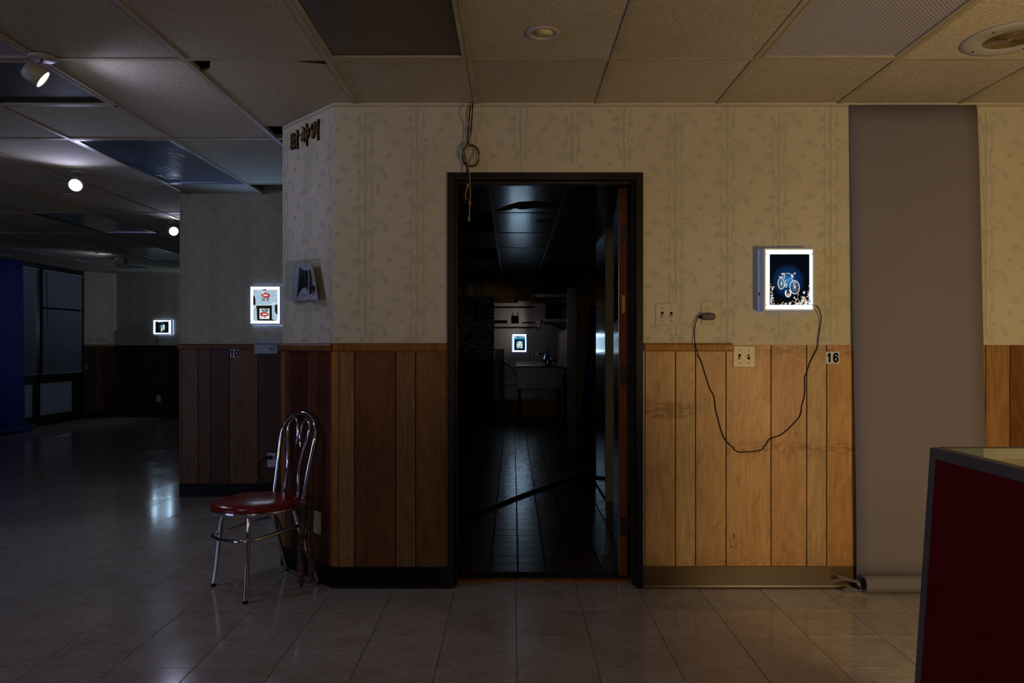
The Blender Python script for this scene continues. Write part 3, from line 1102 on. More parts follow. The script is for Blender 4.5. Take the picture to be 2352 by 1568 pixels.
t = thing('ceiling_speaker', 'round white ceiling speaker with dark ring grille, top right', 'speaker', (1.975, 2.945, CEIL + 0.003))
MB().lathe([(0.092, -0.004), (0.094, -0.008), (0.15, -0.008), (0.168, -0.005), (0.17, 0.0)], n=56).build('baffle_plate', 'white_metal', t)
MB().lathe([(0.0005, -0.0015), (0.093, -0.0015)], n=48).build('grille_back', 'slot', t)
for k in range(12):
    r = 0.008 + k * 0.0073
    MB().tube([(r * math.cos(a * PI / 16), r * math.sin(a * PI / 16), -0.005) for a in range(32)], 0.0017, 6, closed=True).build('grille_ring', 'cream_dirty', t)
MB().lathe([(0.0005, -0.008), (0.008, -0.006), (0.009, -0.002)], n=16).build('grille_cap', 'white_metal', t)
for k in range(4):
    a = 0.6 + k * PI / 2
    MB().lathe([(0.0005, -0.011), (0.004, -0.010), (0.005, -0.008)], (0.135 * math.cos(a), 0.135 * math.sin(a), 0), 10).build('screw', 'hinge', t)


def spotlight(label, base, head, aim, power, r=0.041, length=0.075, cone=150):
    t = thing('spotlight', label, 'spotlight', base, 0, 'ceiling spotlights')
    MB().lathe([(0.0005, -0.012), (0.05, -0.012), (0.055, -0.008), (0.055, 0)], n=32).build('base_plate', 'white_metal', t)
    h = Vector(head) - Vector(base)
    d = Vector(aim).normalized()
    MB().tube([(0, 0, -0.01), (h.x * 0.25, h.y * 0.25, -0.03), (h.x * 0.7, h.y * 0.7, h.z * 0.72), h - d * 0.01], 0.006, 8).build('stem', 'alu', t)
    MB().lathe([(0.0005, -length * 0.5), (r * 0.8, -length * 0.5), (r * 0.96, -length * 0.4), (r, -length * 0.2), (r, length * 0.5), (r * 0.93, length * 0.5), (r * 0.92, length * 0.40), (0.0005, length * 0.38)], h, 32, axis=d).build('lamp_head', 'white_metal', t)
    MB().lathe([(0.0005, length * 0.52), (r * 0.5, length * 0.505), (r * 0.91, length * 0.45)], h, 32, axis=d).build('lens', 'bulb', t)
    side = d.orthogonal().normalized()
    MB().lathe([(0.0005, r + 0.004), (0.005, r + 0.003), (0.006, r - 0.002)], h, 10, axis=side).build('thumb_screw', 'chrome', t)
    lo = light('spotlight_beam', 'SPOT', h + d * (length * 0.62), power, (0.60, 0.63, 1.0), 0.04, None, None, math.radians(cone), 0.6)
    lo.parent = t
    lo.rotation_euler = d.to_track_quat('-Z', 'Y').to_euler()


spotlight('nearest white ceiling spotlight aimed at the angled wall', (-1.99, 3.13, CEIL + 0.003), (-2.015, 3.12, CEIL - 0.072), (0.80, 0.38, -0.62), 11.0, 0.042)
spotlight('second ceiling spotlight facing the room, its lens white', (-3.05, 5.21, CEIL + 0.003), (-3.06, 5.19, CEIL - 0.085), (0.30, -0.86, -0.46), 16.0, 0.046)
spotlight('third ceiling spotlight beside the partition corner', (-3.35, 7.31, CEIL + 0.003), (-3.35, 7.29, CEIL - 0.085), (0.62, -0.72, -0.36), 6.0, 0.046)
spotlight('farthest ceiling spotlight turned to the window corner', (-5.27, 9.83, CEIL + 0.003), (-5.22, 9.86, CEIL - 0.10), (-0.95, 0.05, -0.12), 4.0, 0.052, 0.13, 120)

# ------------------------------------------------------------------ kitchen door
door = struct(bpy.data.objects.new('door_1', None))
COL.objects.link(door)
FW = 0.036
y0, y1 = YW - 0.012, YW + 0.135
mb = MB()
for s, x in ((1, DX0), (-1, DX1)):
    a, b = sorted((x, x + s * FW))
    mb.box(a, b, y0, y0 + 0.02, 0, DTOP)                                   # face
    a, b = sorted((x + s * FW * 0.4, x + s * FW))
    mb.box(a, b, y0 + 0.02, y1, 0, DTOP - 0.01)                            # return
mb.box(DX0 + FW, DX1 - FW, y0, y0 + 0.02, DTOP - FW, DTOP)
mb.box(DX0 + FW, DX1 - FW, y0 + 0.02, y1, DTOP - FW, DTOP - FW * 0.4)
mb.build('door_frame', 'frame_brown', door, bevel=0.002)
mb = MB()
mb.box(DX0 + FW, DX0 + FW + 0.012, YW + 0.03, YW + 0.085, 0, DTOP - FW)
mb.box(DX1 - FW - 0.012, DX1 - FW, YW + 0.03, YW + 0.085, 0, DTOP - FW)
mb.box(DX0 + FW + 0.012, DX1 - FW - 0.012, YW + 0.03, YW + 0.085, DTOP - FW - 0.012, DTOP - FW)
mb.build('door_stop', 'frame_grime', door, bevel=0.002)
MB().prism([(0, 0), (0.005, 0.007), (0.045, 0.007), (0.055, 0)], (DX0 + FW, YW + 0.075, 0), (0, 1, 0), (0, 0, 1), (DX1 - DX0 - 2 * FW, 0, 0)).build('threshold', 'rust', door)
# the leaf, hinged on the right and swung into the kitchen past a right angle
leafo = MB().box(0, 0.041, 0, 0.86, 0.014, 2.04).build('door_leaf', 'door_wood', door)
leafo.location = (0.5555, 3.872, 0)
leafo.rotation_euler = (0, 0, -math.radians(6.0))
MB().box(-0.002, 0, 0.012, 0.85, 0.02, 2.03).build('steel_facing', 'steel_mirror', leafo)
MB().box(-0.006, -0.002, 0.16, 0.72, 1.36, 1.66).build('vision_window', 'slot', leafo)
for z in (0.27, 1.06, 1.80):
    mb = MB().box(0.004, 0.040, -0.002, 0, z - 0.05, z + 0.05)
    mb.lathe([(0.006, -0.051), (0.006, 0.051)], (0.048, -0.004, z), 10)
    for k in range(4):
        mb.lathe([(0.0005, 0.003), (0.004, 0.002), (0.0045, 0)], (0.014 + 0.012 * (k % 2), -0.0025, z - 0.036 + k * 0.024), 8, 1, (0, -1, 0))
    mb.build('hinge', ['hinge', 'slot'], leafo)
MB().box(0.014, 0.031, -0.001, 0, 1.385, 1.48).build('maker_plate', 'brass_label', leafo)

# ------------------------------------------------------------------ switches and sockets


def plate(t, w, h, mat, d=0.006):
    prof = [(-w / 2, -h / 2), (w / 2, -h / 2), (w / 2, h / 2), (-w / 2, h / 2)]
    mb = MB()
    for i, (s, y) in enumerate(((1.0, 0.0), (1.0, -d * 0.35), (0.955, -d))):
        mb.v += [(x * s if i < 2 else x - math.copysign(0.003, x), y, z * s if i < 2 else z - math.copysign(0.003, z)) for x, z in prof]
    for i in range(2):
        for k in range(4):
            mb.f.append([i * 4 + k, i * 4 + (k + 1) % 4, i * 4 + 4 + (k + 1) % 4, i * 4 + 4 + k])
    mb.f.append([8, 9, 10, 11])
    mb.m = [0] * len(mb.f)
    mb.s = [False] * len(mb.f)
    return mb.build('cover_plate', mat, t)


def switch(label, loc, rotz, w, h, n, mat, tilt=0.0, up=(0, 0, 0)):
    t = thing('light_switch', label, 'light switch', loc, rotz)
    t.rotation_euler = (0, tilt, rotz)
    plate(t, w, h, mat)
    for k in range(n):
        x = (k - (n - 1) / 2) * 0.046
        MB().box(x - 0.006, x + 0.006, -0.0068, -0.005, -0.013, 0.013).build('slot', 'slot', t)
        s = 1 if up[k] else -1
        MB().prism([(-0.0045, -0.004 * s), (-0.0045, 0.008 * s), (-0.017, 0.0105 * s), (-0.017, 0.006 * s)], (x - 0.0045, 0, 0), (0, 1, 0), (0, 0, 1), (0.009, 0, 0)).build('toggle', 'cream', t)
        for z in (-0.031, 0.031):
            MB().lathe([(0.0005, 0.008), (0.0028, 0.0074), (0.0034, 0.006)], (x, 0, z), 10, axis=(0, -1, 0)).build('screw', 'cream_dirty', t)
    return t


def outlet(label, loc, rotz, mat, face='cream', w=0.070, h=0.114):
    t = thing('wall_outlet', label, 'outlet', loc, rotz)
    plate(t, w, h, mat)
    for z in (-0.0195, 0.0195):
        r = MB().lathe([(0.0165, 0.004), (0.0165, 0.0075), (0.0155, 0.0085), (0.0005, 0.0085)], (0, 0, z), 20, axis=(0, -1, 0), smooth=False).build('receptacle', face, t)
        mb = MB().box(-0.0075, -0.0055, -0.0092, -0.008, z + 0.001, z + 0.009).box(0.0055, 0.0075, -0.0092, -0.008, z + 0.002, z + 0.009)
        mb.lathe([(0.0005, 0.0092), (0.0026, 0.0092), (0.0026, 0.008)], (0, 0, z - 0.007), 10, axis=(0, -1, 0))
        mb.build('slots', 'slot', r)
    MB().lathe([(0.0005, 0.0078), (0.0028, 0.0072), (0.0032, 0.006)], (0, 0, 0), 10, axis=(0, -1, 0)).build('screw', 'cream_dirty', t)
    return t


switch('wallpaper covered double light switch right of the kitchen door', at(1531, 722, YW), 0, 0.114, 0.114, 2, 'wallpaper', up=(0, 0))
switch('loose cream double light switch over the wood panelling', at(1708.5, 819, YW - 0.0075), 0, 0.111, 0.109, 2, 'cream', math.radians(1.2), (0, 1))
outlet('wallpaper covered outlet holding a dark brown plug', at(1626, 719, YW), 0, 'wallpaper')
ca = math.atan2(CDIR.y, CDIR.x)


def on_chamfer(px, py, off=0.0):
    s = cs(px)
    n = Vector((-CDIR.y, CDIR.x))     # into the wall
    return Vector((C1[0] + CDIR.x * s + n.x * off, C1[1] + CDIR.y * s + n.y * off, cz(px, py)))


outlet('cream outlet low on the angled wall behind the chair', on_chamfer(732.5, 1199.5, -0.0066), ca, 'cream')
outlet('grey outlet low on the partition below sticker 10, half hidden by the chair', at(624, 1056, YP - 0.0066), 0, 'white_card', 'white_card')
outlet('faint outlet on the dark far wall below the small lightbox', at(364.5, 915, YB - 0.0066), 0, 'white_card', 'white_card')
can = math.atan2(A1[1] - A0[1], A1[0] - A0[0])


def on_far(s, z):
    d = (Vector(A1) - Vector(A0)).normalized()
    return (A0[0] + d.x * s, A0[1] + d.y * s, z)


switch('double light switch on the far corner wall nearest the blinds', on_far(0.115, 1.315), can, 0.114, 0.114, 2, 'wallpaper', up=(0, 1))
switch('single light switch on the far corner wall, middle of three', on_far(0.235, 1.315), can, 0.07, 0.114, 1, 'wallpaper', up=(1,))
switch('double light switch on the far corner wall farthest from the blinds', on_far(0.335, 1.315), can, 0.114, 0.114, 2, 'wallpaper', up=(1, 0))

# plug and cord of lightbox 16
t = thing('power_cable', 'thin black cable looping over the panelling from lightbox to a brown plug', 'cable', at(1625, 727, YW - 0.0095))
base = t.location.copy()
mb = MB()
pts = [(0.016 * math.cos(a) + s * 0.019, 0.0175 * math.sin(a) * 0.98) for s, r in ((1, (-6, 7)), (-1, (6, 19))) for a in [k * PI / 12 for k in range(*r)]]
mb.prism(pts, (0, 0, 0), (1, 0, 0), (0, 0, 1), (0, -0.026, 0))
mb.build('plug_body', 'brown_plastic', t, bevel=0.004)
MB().tube([(-0.030, -0.012, 0.0), (-0.042, -0.011, -0.001), (-0.052, -0.010, -0.004)], [0.0085, 0.006, 0.0032], 10).build('strain_relief', 'black', t)
cord_px = [(1602, 730), (1597.5, 742), (1595, 765), (1597, 792), (1603, 812), (1610, 828), (1617, 850), (1624, 873), (1631, 893), (1640, 910), (1643, 935), (1650, 965), (1657, 990), (1666, 1010), (1680, 1024), (1692, 1036), (1705, 1038), (1745, 1034), (1757, 1024), (1768, 1008), (1790, 1000), (1807, 988), (1825, 970), (1838, 953), (1842, 930), (1848, 908), (1849, 880), (1848, 868), (1853, 855), (1860, 833), (1869, 815), (1878, 796), (1880, 775), (1884, 750), (1886, 728), (1882, 712), (1876, 703), (1869, 701)]
pts = []
for k, (a, b) in enumerate(cord_px):
    off = 0.0105
    if 780 < b < 820 and a < 1620:
        off = 0.024
    if b < 745 and a < 1620:
        off = 0.016
    if a > 1840 and b < 740:
        off = 0.012 + 0.03 * min(1, (740 - b) / 40)
    pts.append(at(a, b, YW - off))
MB().tube([p - base for p in crom(pts, 4)], 0.0026, 8).build('cable_length', 'black', t)

# black plug and cord on the partition
t = thing('power_cable', 'black cable and plug hanging from the grey partition outlet', 'cable', at(622, 1050, YP - 0.018))
base = t.location.copy()
MB().lathe([(0.0005, -0.03), (0.012, -0.028), (0.017, 0), (0.015, 0.018), (0.0005, 0.02)], (-0.005, -0.012, 0), 14, axis=(1, 0, 0.1)).build('plug_body', 'black', t)
pts = [at(a, b, YP - 0.02) for a, b in ((612, 1051), (603, 1054), (596, 1062), (594, 1080), (596, 1093), (604, 1103), (612, 1112), (624, 1110))]
MB().tube([p - base for p in crom(pts, 4)], 0.003, 8).build('cable_length', 'black', t)


# ------------------------------------------------------------------ lightboxes
def ecol(name, color, s=1.0, var=0.25):
    return glow(name, color, s, var)


ART = {
    'night': None,
    'white': ecol('slide_white', (0.86, 0.88, 0.85), 0.9, 0.12),
    'black': ecol('slide_black', (0.004, 0.004, 0.005), 1.0, 0.0),
    'tan': ecol('slide_tan', (0.75, 0.45, 0.25), 0.9, 0.4),
    'pale_blue': ecol('slide_pale_blue', (0.42, 0.58, 0.72), 0.9, 0.12),
    'ice': ecol('slide_ice', (0.75, 0.85, 0.9), 1.0, 0.15),
    'red': ecol('slide_red', (0.55, 0.02, 0.02), 0.8, 0.4),
    'grey': ecol('slide_grey', (0.12, 0.17, 0.2), 0.9, 0.5),
    'blue': ecol('slide_blue', (0.03, 0.22, 0.45), 0.9, 0.3),
    'teal': ecol('slide_teal', (0.02, 0.10, 0.13), 0.9, 0.4),
    'orange': ecol('slide_orange', (0.7, 0.1, 0.03), 0.8, 0.2),
    'tape': ecol('slide_tape', (0.012, 0.011, 0.008), 1.0, 0.2),
    'cream': ecol('slide_cream', (0.75, 0.75, 0.55), 0.9, 0.2),
}


def radial_slide(name, inner, mid, outer, cx, cz, r):
    m = NT(name)
    sep = m.n('SeparateXYZ', i0=m.coord())
    dx = m.math('SUBTRACT', sep.outputs[0], cx)
    dz = m.math('SUBTRACT', sep.outputs[2], cz)
    d = m.math('SQRT', m.math('ADD', m.math('MULTIPLY', dx, dx), m.math('MULTIPLY', dz, dz)))
    c = m.ramp(m.math('DIVIDE', d, r), (0.0, inner), (0.45, mid), (1.0, outer))
    e = m.n('Emission', Color=c, Strength=1.0)
    m.t.links.new(e.outputs[0], m.out.inputs[0])
    return m.m


def tray_mat(s):
    # white acrylic tray that lets some of the lamp's blue light through its walls
    m = NT('glowing_tray')
    m.set(Base__Color=m.ramp(m.noise(m.coord(), 20, 3), (0.3, '9FA1AA'), (0.7, 'BFC1CA')), Roughness=0.35, Emission__Color=(0.34, 0.5, 1.0, 1), Emission__Strength=s)
    return m.m


class Art:
    """flat print built from small shapes; u right, v up, in units of the picture's own pixels"""

    def __init__(self, w, h, W, H):
        self.sx, self.sz, self.w, self.h = W / w, H / h, w, h
        self.mb, self.mats, self.lay = MB(), [], 0

    def mi(self, mat):
        m = ART[mat] if isinstance(mat, str) else mat
        if m not in self.mats:
            self.mats.append(m)
        return self.mats.index(m)

    def p(self, u, v):
        return ((u - self.w / 2) * self.sx, -0.0004 - 0.00003 * self.lay, (self.h / 2 - v) * self.sz)

    def poly(self, pts, mat):
        self.lay += 1
        self.mb.poly([self.p(u, v) for u, v in pts], self.mi(mat))

    def rect(self, u0, v0, u1, v1, mat):
        self.poly([(u0, v0), (u1, v0), (u1, v1), (u0, v1)], mat)

    def disc(self, u, v, ru, rv, mat, n=20, jag=0.0, rng=None):
        self.poly([(u + ru * (1 + (rng.uniform(-jag, jag) if jag else 0)) * math.cos(2 * PI * k / n), v + rv * (1 + (rng.uniform(-jag, jag) if jag else 0)) * math.sin(2 * PI * k / n)) for k in range(n)], mat)

    def line(self, pts, w, mat):
        for a, b in zip(pts, pts[1:]):
            d = Vector((b[0] - a[0], b[1] - a[1]))
            if d.length < 1e-6:
                continue
            n = Vector((-d.y, d.x)).normalized() * (w / 2)
            self.poly([(a[0] + n.x, a[1] + n.y), (b[0] + n.x, b[1] + n.y), (b[0] - n.x, b[1] - n.y), (a[0] - n.x, a[1] - n.y)], mat)

    def ring(self, u, v, ru, rv, w, mat, n=36, tilt=0.0, a0=0, a1=360):
        pts = []
        for k in range(n + 1):
            a = math.radians(a0 + (a1 - a0) * k / n)
            x, y = ru * math.cos(a), rv * math.sin(a)
            pts.append((u + x * math.cos(tilt) - y * math.sin(tilt), v + x * math.sin(tilt) + y * math.cos(tilt)))
        self.line(pts, w, mat)


def art_bicycle(w, h):
    A = Art(855, 1068, w, h)
    rg = random.Random(8)
    bg = radial_slide('slide_night_blue', (0.02, 0.22, 0.55), (0.004, 0.03, 0.11), (0.002, 0.003, 0.006), (390 - 427) * w / 855, (534 - 560) * h / 1068, 0.085)
    A.rect(0, 0, 855, 1068, bg)
    A.poly([(75, 945), (560, 965), (520, 1020), (120, 1010)], 'black')
    A.rect(5, 455, 80, 900, 'black')
    # wheels with spokes
    for (u, v, ru, rv, tl) in ((535, 694, 102, 142, -0.12), (243, 620, 67, 118, -0.05)):
        A.ring(u, v, ru, rv, 15, 'white', tilt=tl)
        A.ring(u, v, ru * 0.86, rv * 0.88, 4, 'grey', tilt=tl)
        for k in range(16):
            a = k * PI / 8
            A.line([(u, v), (u + ru * 0.88 * math.cos(a), v + rv * 0.88 * math.sin(a))], 3, 'ice' if k % 2 else 'pale_blue')
        A.disc(u, v, 16, 18, 'white')
    # frame, fork, bars, saddle, rack, crank, stand
    A.line([(462, 505), (350, 590), (330, 620)], 9, 'grey')
    A.line([(465, 520), (360, 650), (345, 690)], 9, 'grey')
    A.line([(440, 500), (335, 575)], 4, 'ice')
    A.line([(310, 470), (330, 590), (345, 660)], 10, 'pale_blue')
    A.line([(455, 430), (470, 520), (535, 694)], 11, 'ice')
    A.line([(345, 400), (400, 405), (450, 430), (530, 420), (545, 400)], 10, 'white')
    A.line([(345, 402), (395, 410)], 16, 'tan')
    A.line([(515, 400), (548, 395)], 15, 'white')
    A.disc(480, 470, 24, 22, 'ice')
    A.poly([(245, 405), (300, 395), (335, 412), (330, 428), (285, 425), (250, 420)], 'tan')
    A.line([(250, 405), (255, 440), (275, 430), (318, 445), (312, 480)], 11, 'white')
    A.poly([(185, 468), (310, 478), (305, 492), (188, 485)], 'ice')
    A.line([(190, 480), (215, 510), (243, 600)], 5, 'grey')
    A.ring(340, 660, 22, 40, 12, 'ice')
    A.ring(384, 820, 55, 75, 32, 'white', a0=-60, a1=230)
    A.disc(384, 845, 22, 30, 'tan')
    for u in (515, 532, 550):
        A.rect(u, 585, u + 12, 605, 'ice')
    # decay eating in from the edges
    for k in range(330):
        e = rg.random()
        if e < 0.42:
            u, v = rg.gauss(690, 85), 1068 - abs(rg.gauss(0, 85))
        elif e < 0.60:
            u, v = rg.uniform(0, 855), 1068 - abs(rg.gauss(0, 26))
        elif e < 0.80:
            u, v = 855 - abs(rg.gauss(0, 22)), 1068 - abs(rg.gauss(0, 330))
            if v < 600:
                continue
        else:
            u, v = abs(rg.gauss(0, 28)), 1068 - abs(rg.gauss(0, 180))
        if not (6 < u < 849 and 0 < v < 1062):
            continue
        s = rg.uniform(5, 22)
        A.disc(u, v, min(s, u, 855 - u), min(s * rg.uniform(0.6, 1.5), v, 1068 - v), rg.choice(['white', 'white', 'tan', 'cream', 'black']), 7, 0.4, rg)
    A.rect(0, 0, 120, 5, 'white')
    return A


def art_compressor(w, h):
    A = Art(450, 560, w, h)
    rg = random.Random(4)
    A.rect(0, 0, 450, 560, 'pale_blue')
    for k in range(70):
        u = rg.uniform(5, 445)
        v = abs(rg.gauss(0, 22))
        A.line([(u, v), (u + rg.uniform(-9, 9), v + rg.uniform(8, 26))], 3, rg.choice(['cream', 'ice', 'tan']))
    A.poly([(0, 105), (22, 115), (40, 150), (45, 200), (45, 280), (0, 285)], 'tape')
    A.poly([(450, 455), (420, 430), (402, 390), (398, 320), (405, 275), (450, 265)], 'tape')
    A.rect(45, 274, 330, 280, 'ice')
    for k in range(26):
        A.disc(rg.uniform(320, 440), 270 - abs(rg.gauss(0, 16)), rg.uniform(4, 12), rg.uniform(3, 9), 'white', 7, 0.4, rg)
    for k in range(14):
        A.disc(rg.uniform(4, 45), 300 + rg.gauss(0, 14), rg.uniform(4, 9), rg.uniform(3, 8), 'white', 7, 0.4, rg)

    def machine(cx, cy, s):
        # twin-tank red compressor: s = 1 wheels up, -1 upside down
        P = lambda u, v: (cx + u * s * -1, cy + v * s)
        A.poly([P(-74, -20), P(-60, -34), P(20, -42), P(66, -32), P(76, -5), P(66, 18), P(-20, 38), P(-62, 34), P(-78, 8)], 'red')
        A.poly([P(-40, -12), P(40, -16), P(46, 6), P(-36, 12)], 'white')
        A.line([P(-70, -18), P(60, -28)], 7, 'orange')
        A.line([P(-60, 26), P(58, 16)], 6, 'red')
        A.disc(*P(28, 62), 42, 34, 'grey')
        A.disc(*P(-30, 66), 32, 28, 'grey')
        for k in range(16):
            A.disc(*P(rg.uniform(-52, 62), rg.uniform(40, 92)), rg.uniform(4, 11), rg.uniform(4, 10), rg.choice(['ice', 'black', 'grey', 'white']), 8, 0.3, rg)
        A.rect(*[min(P(-14, -62)[0], P(18, -44)[0]), min(P(-14, -62)[1], P(18, -44)[1])], *[max(P(-14, -62)[0], P(18, -44)[0]), max(P(-14, -62)[1], P(18, -44)[1])], 'orange')
        A.disc(*P(54, -46), 15, 17, 'white')
        A.disc(*P(-48, -50), 10, 10, 'grey')
    machine(232, 110, 1)
    A.poly([(62, 290), (345, 284), (350, 535), (398, 545), (392, 562), (78, 552), (70, 340), (62, 338)], 'tape')
    A.rect(122, 342, 300, 525, 'ice')
    machine(212, 440, -1)
    A.rect(180, -8, 248, 12, 'tape')
    return A


def art_lid(w, h):
    A = Art(132, 172, w, h)
    rg = random.Random(2)
    A.rect(0, 0, 132, 172, 'blue')
    for k in range(40):
        A.disc(rg.uniform(4, 128), abs(rg.gauss(4, 9)) + 5, rg.uniform(3, 7), rg.uniform(2, 6), rg.choice(['cream', 'tan', 'white', 'blue']), 7, 0.4, rg)
    A.rect(12, 44, 120, 172, 'black')
    A.rect(0, 100, 12, 172, 'teal')
    A.rect(120, 60, 132, 172, 'teal')
    A.rect(30, 62, 104, 150, 'blue')
    for (u, v, r) in ((70, 82, 22), (50, 104, 18), (52, 124, 16), (84, 106, 17), (88, 134, 13), (66, 110, 14)):
        A.disc(u, v, r, r * 0.9, 'cream', 16)
    return A


def art_figure(w, h):
    A = Art(185, 148, w, h)
    rg = random.Random(6)
    bg = radial_slide('slide_night_teal', (0.02, 0.14, 0.17), (0.005, 0.03, 0.04), (0.002, 0.003, 0.004), 0.012, 0.0, 0.085)
    A.rect(0, 0, 185, 148, bg)
    A.poly([(98, 40), (122, 42), (124, 90), (116, 112), (104, 96)], 'ice')
    A.poly([(62, 56), (84, 52), (90, 60), (70, 66)], 'pale_blue')
    A.poly([(82, 72), (96, 78), (96, 120), (80, 128), (76, 118)], 'white')
    A.disc(94, 102, 6, 5, 'tan', 10)
    for k in range(40):
        A.disc(rg.gauss(98, 15), rg.gauss(88, 24), rg.uniform(1.5, 5), rg.uniform(1.5, 6), rg.choice(['white', 'ice', 'black', 'teal']), 7, 0.4, rg)
    for k in range(16):
        A.disc(rg.uniform(40, 80), 4 + abs(rg.gauss(0, 3)), 5, 3, 'white', 7, 0.3, rg)
        A.disc(182 - abs(rg.gauss(0, 3)), rg.uniform(20, 140), 3, 4, rg.choice(['tan', 'white', 'orange']), 7, 0.3, rg)
    return A


def lightbox(label, loc, rotz, art, land=False, edge=0.4, power=9.0, ceil_fill=0.0, halo=1.0):
    t = thing('lightbox', label, 'lightbox', loc, rotz, 'backlit slide boxes')
    w, h = (0.311, 0.249) if land else (0.249, 0.311)
    D = 0.085
    # hollow back tray, lamp panel, clear front sheet on four posts
    mb = MB()
    b = 0.004
    mb.box(-w / 2 + 0.002, w / 2 - 0.002, -0.006, 0, -h / 2 + 0.002, h / 2 - 0.002)
    mb.box(-w / 2, -w / 2 + b, -D + 0.012, -0.006, -h / 2, h / 2).box(w / 2 - b, w / 2, -D + 0.012, -0.006, -h / 2, h / 2)
    mb.box(-w / 2 + b, w / 2 - b, -D + 0.012, -0.006, h / 2 - b, h / 2).box(-w / 2 + b, w / 2 - b, -D + 0.012, -0.006, -h / 2, -h / 2 + b)
    mb.build('tray', tray_mat(edge), t, bevel=0.002)
    mb = MB().box(-w / 2 + 0.001, w / 2 - 0.001, -D + 0.004, -D + 0.012, -h / 2 + 0.001, h / 2 - 0.001)
    mb.build('lit_edge', tray_mat(edge * 1.5), t)
    MB().box(-w / 2 - 0.0008, w / 2 + 0.0008, -0.016, -0.004, -h / 2 - 0.0008, h / 2 + 0.0008).build('halo_strip', glow('halo_strip_glow', (0.30, 0.48, 1.0), halo), t)  # glowing strip added to throw a blue halo on the wall
    g = 0.011
    MB().box(-w / 2 + g, w / 2 - g, -D, -D + 0.004, -h / 2 + g, h / 2 - g).build('lit_panel', 'screen' if power == 9.0 else glow('bright_backlit_panel', (0.50, 0.75, 1.0), power), t, bevel=0.001)
    if ceil_fill:
        lo = light('added_ceiling_spot', 'SPOT', (0, -0.12, h / 2 + 0.03), ceil_fill, (0.26, 0.48, 1.0), 0.05, None, None, math.radians(105), 0.9)  # added blue spot that brightens the ceiling; the box has no such lamp
        lo.parent = t
        lo.rotation_euler = Vector((0, -0.75, 1)).to_track_quat('-Z', 'Y').to_euler()
    mb = MB()
    e = 0.009
    mb.box(-w / 2, -w / 2 + e, -D - 0.003, -D + 0.004, -h / 2, h / 2).box(w / 2 - e, w / 2, -D - 0.003, -D + 0.004, -h / 2, h / 2)
    mb.box(-w / 2 + e, w / 2 - e, -D - 0.003, -D + 0.004, h / 2 - e, h / 2).box(-w / 2 + e, w / 2 - e, -D - 0.003, -D + 0.004, -h / 2, -h / 2 + e)
    mb.build('front_rim', 'clear_edge', t, bevel=0.001)
    for sx in (-1, 1):
        for sz in (-1, 1):
            MB().lathe([(0.0005, 0.006), (0.0026, 0.0055), (0.003, 0)], (sx * (w / 2 - 0.0105), -D, sz * (h / 2 - 0.03)), 10, axis=(0, -1, 0)).build('screw', 'black', t)
    aw, ah = (0.232, 0.196) if land else (0.1965, 0.2505)
    A = art(aw, ah)
    o = A.mb.build('slide', A.mats, t)
    o.location = (0.0 if land else 0.0025, -D - 0.0006, -0.0005)
    return t


lightbox('lit box with a white bicycle slide, above sticker 16', ((1.2353 + 1.484) / 2, YW, 1.5415), 0, art_bicycle, edge=0.05, halo=0.35)
lightbox('lit box with two red compressor slides, on the grey partition', (-1.9715, YP, 1.5375), 0, art_compressor, edge=0.10, halo=2.2, ceil_fill=9.0)
lightbox('lit box with pale round blobs, over the kitchen sink', ((1193 - HX) * 12.5 / FPX, YB - 0.006, 1.257), 0, art_lid, edge=1.0, halo=6.0, power=20.0)
lightbox('small lit landscape box on the dark far wall', ((371.5 - HX) * 12.5 / FPX, YB, 1.526), 0, art_figure, True, 0.15, 16.0, halo=2.5)
MB().box(-0.0035, 0, -0.025, -0.018, -0.075, -0.06).build('tray_switch', 'black', bpy.data.objects['lightbox'])
bpy.data.objects['tray_switch'].location = (-0.1245, 0, 0)
pts = [at(a, b, YB - 0.012) for a, b in ((358, 769), (360, 782), (361, 792), (358, 840), (360, 880), (363, 905))]
tag(MB().tube(crom(pts, 4), 0.004, 6).build('power_cable', 'black'), 'thin dark cable below the small far lightbox', 'cable')
pts = [at(a, b, YB - 0.02) for a, b in ((1211, 806), (1216, 812), (1218, 822), (1217.5, 834))]
tag(MB().tube(crom(pts, 4), 0.006, 6).build('power_cable', 'black'), 'dark cable dropping from the kitchen lightbox to the sink', 'cable')


# ------------------------------------------------------------------ number stickers
GLYPH = {
    '1': [[(0.14, 0.70), (0.30, 0.86)], [(0.33, 0.93), (0.33, 0.07)]],
    '6': [[(0.62, 0.72), (0.58, 0.84), (0.44, 0.91), (0.28, 0.88), (0.17, 0.74), (0.13, 0.5), (0.15, 0.26), (0.25, 0.12), (0.40, 0.08), (0.55, 0.14), (0.63, 0.29), (0.60, 0.45), (0.49, 0.54), (0.34, 0.54), (0.18, 0.44)]],
    '0': [[(0.40, 0.92), (0.23, 0.86), (0.14, 0.68), (0.12, 0.5), (0.14, 0.32), (0.23, 0.14), (0.40, 0.08), (0.57, 0.14), (0.66, 0.32), (0.68, 0.5), (0.66, 0.68), (0.57, 0.86), (0.40, 0.92)]],
}


def digits(txt, h, parent, y, x0):
    # heavy condensed figures cut from flat strokes
    mb = MB()
    for k, ch in enumerate(txt):
        for st in GLYPH[ch]:
            pts = [(p.x, p.y) for p in crom([(u, v, 0) for u, v in st], 4)] if len(st) > 2 else st
            rb = ribbon([(x0 + (k * 0.66 + u * 0.92 - (0.06 if ch == '1' else 0.0)) * h * 0.84, (v - 0.5) * h) for u, v in pts], 0.098 * h)
            for i in range(len(rb) - 1):
                y -= 0.000006
                mb.poly([(q.x, y, q.y) for q in (*rb[i], *rb[i + 1][::-1])])
    return mb.build('number', 'ink_black', parent)


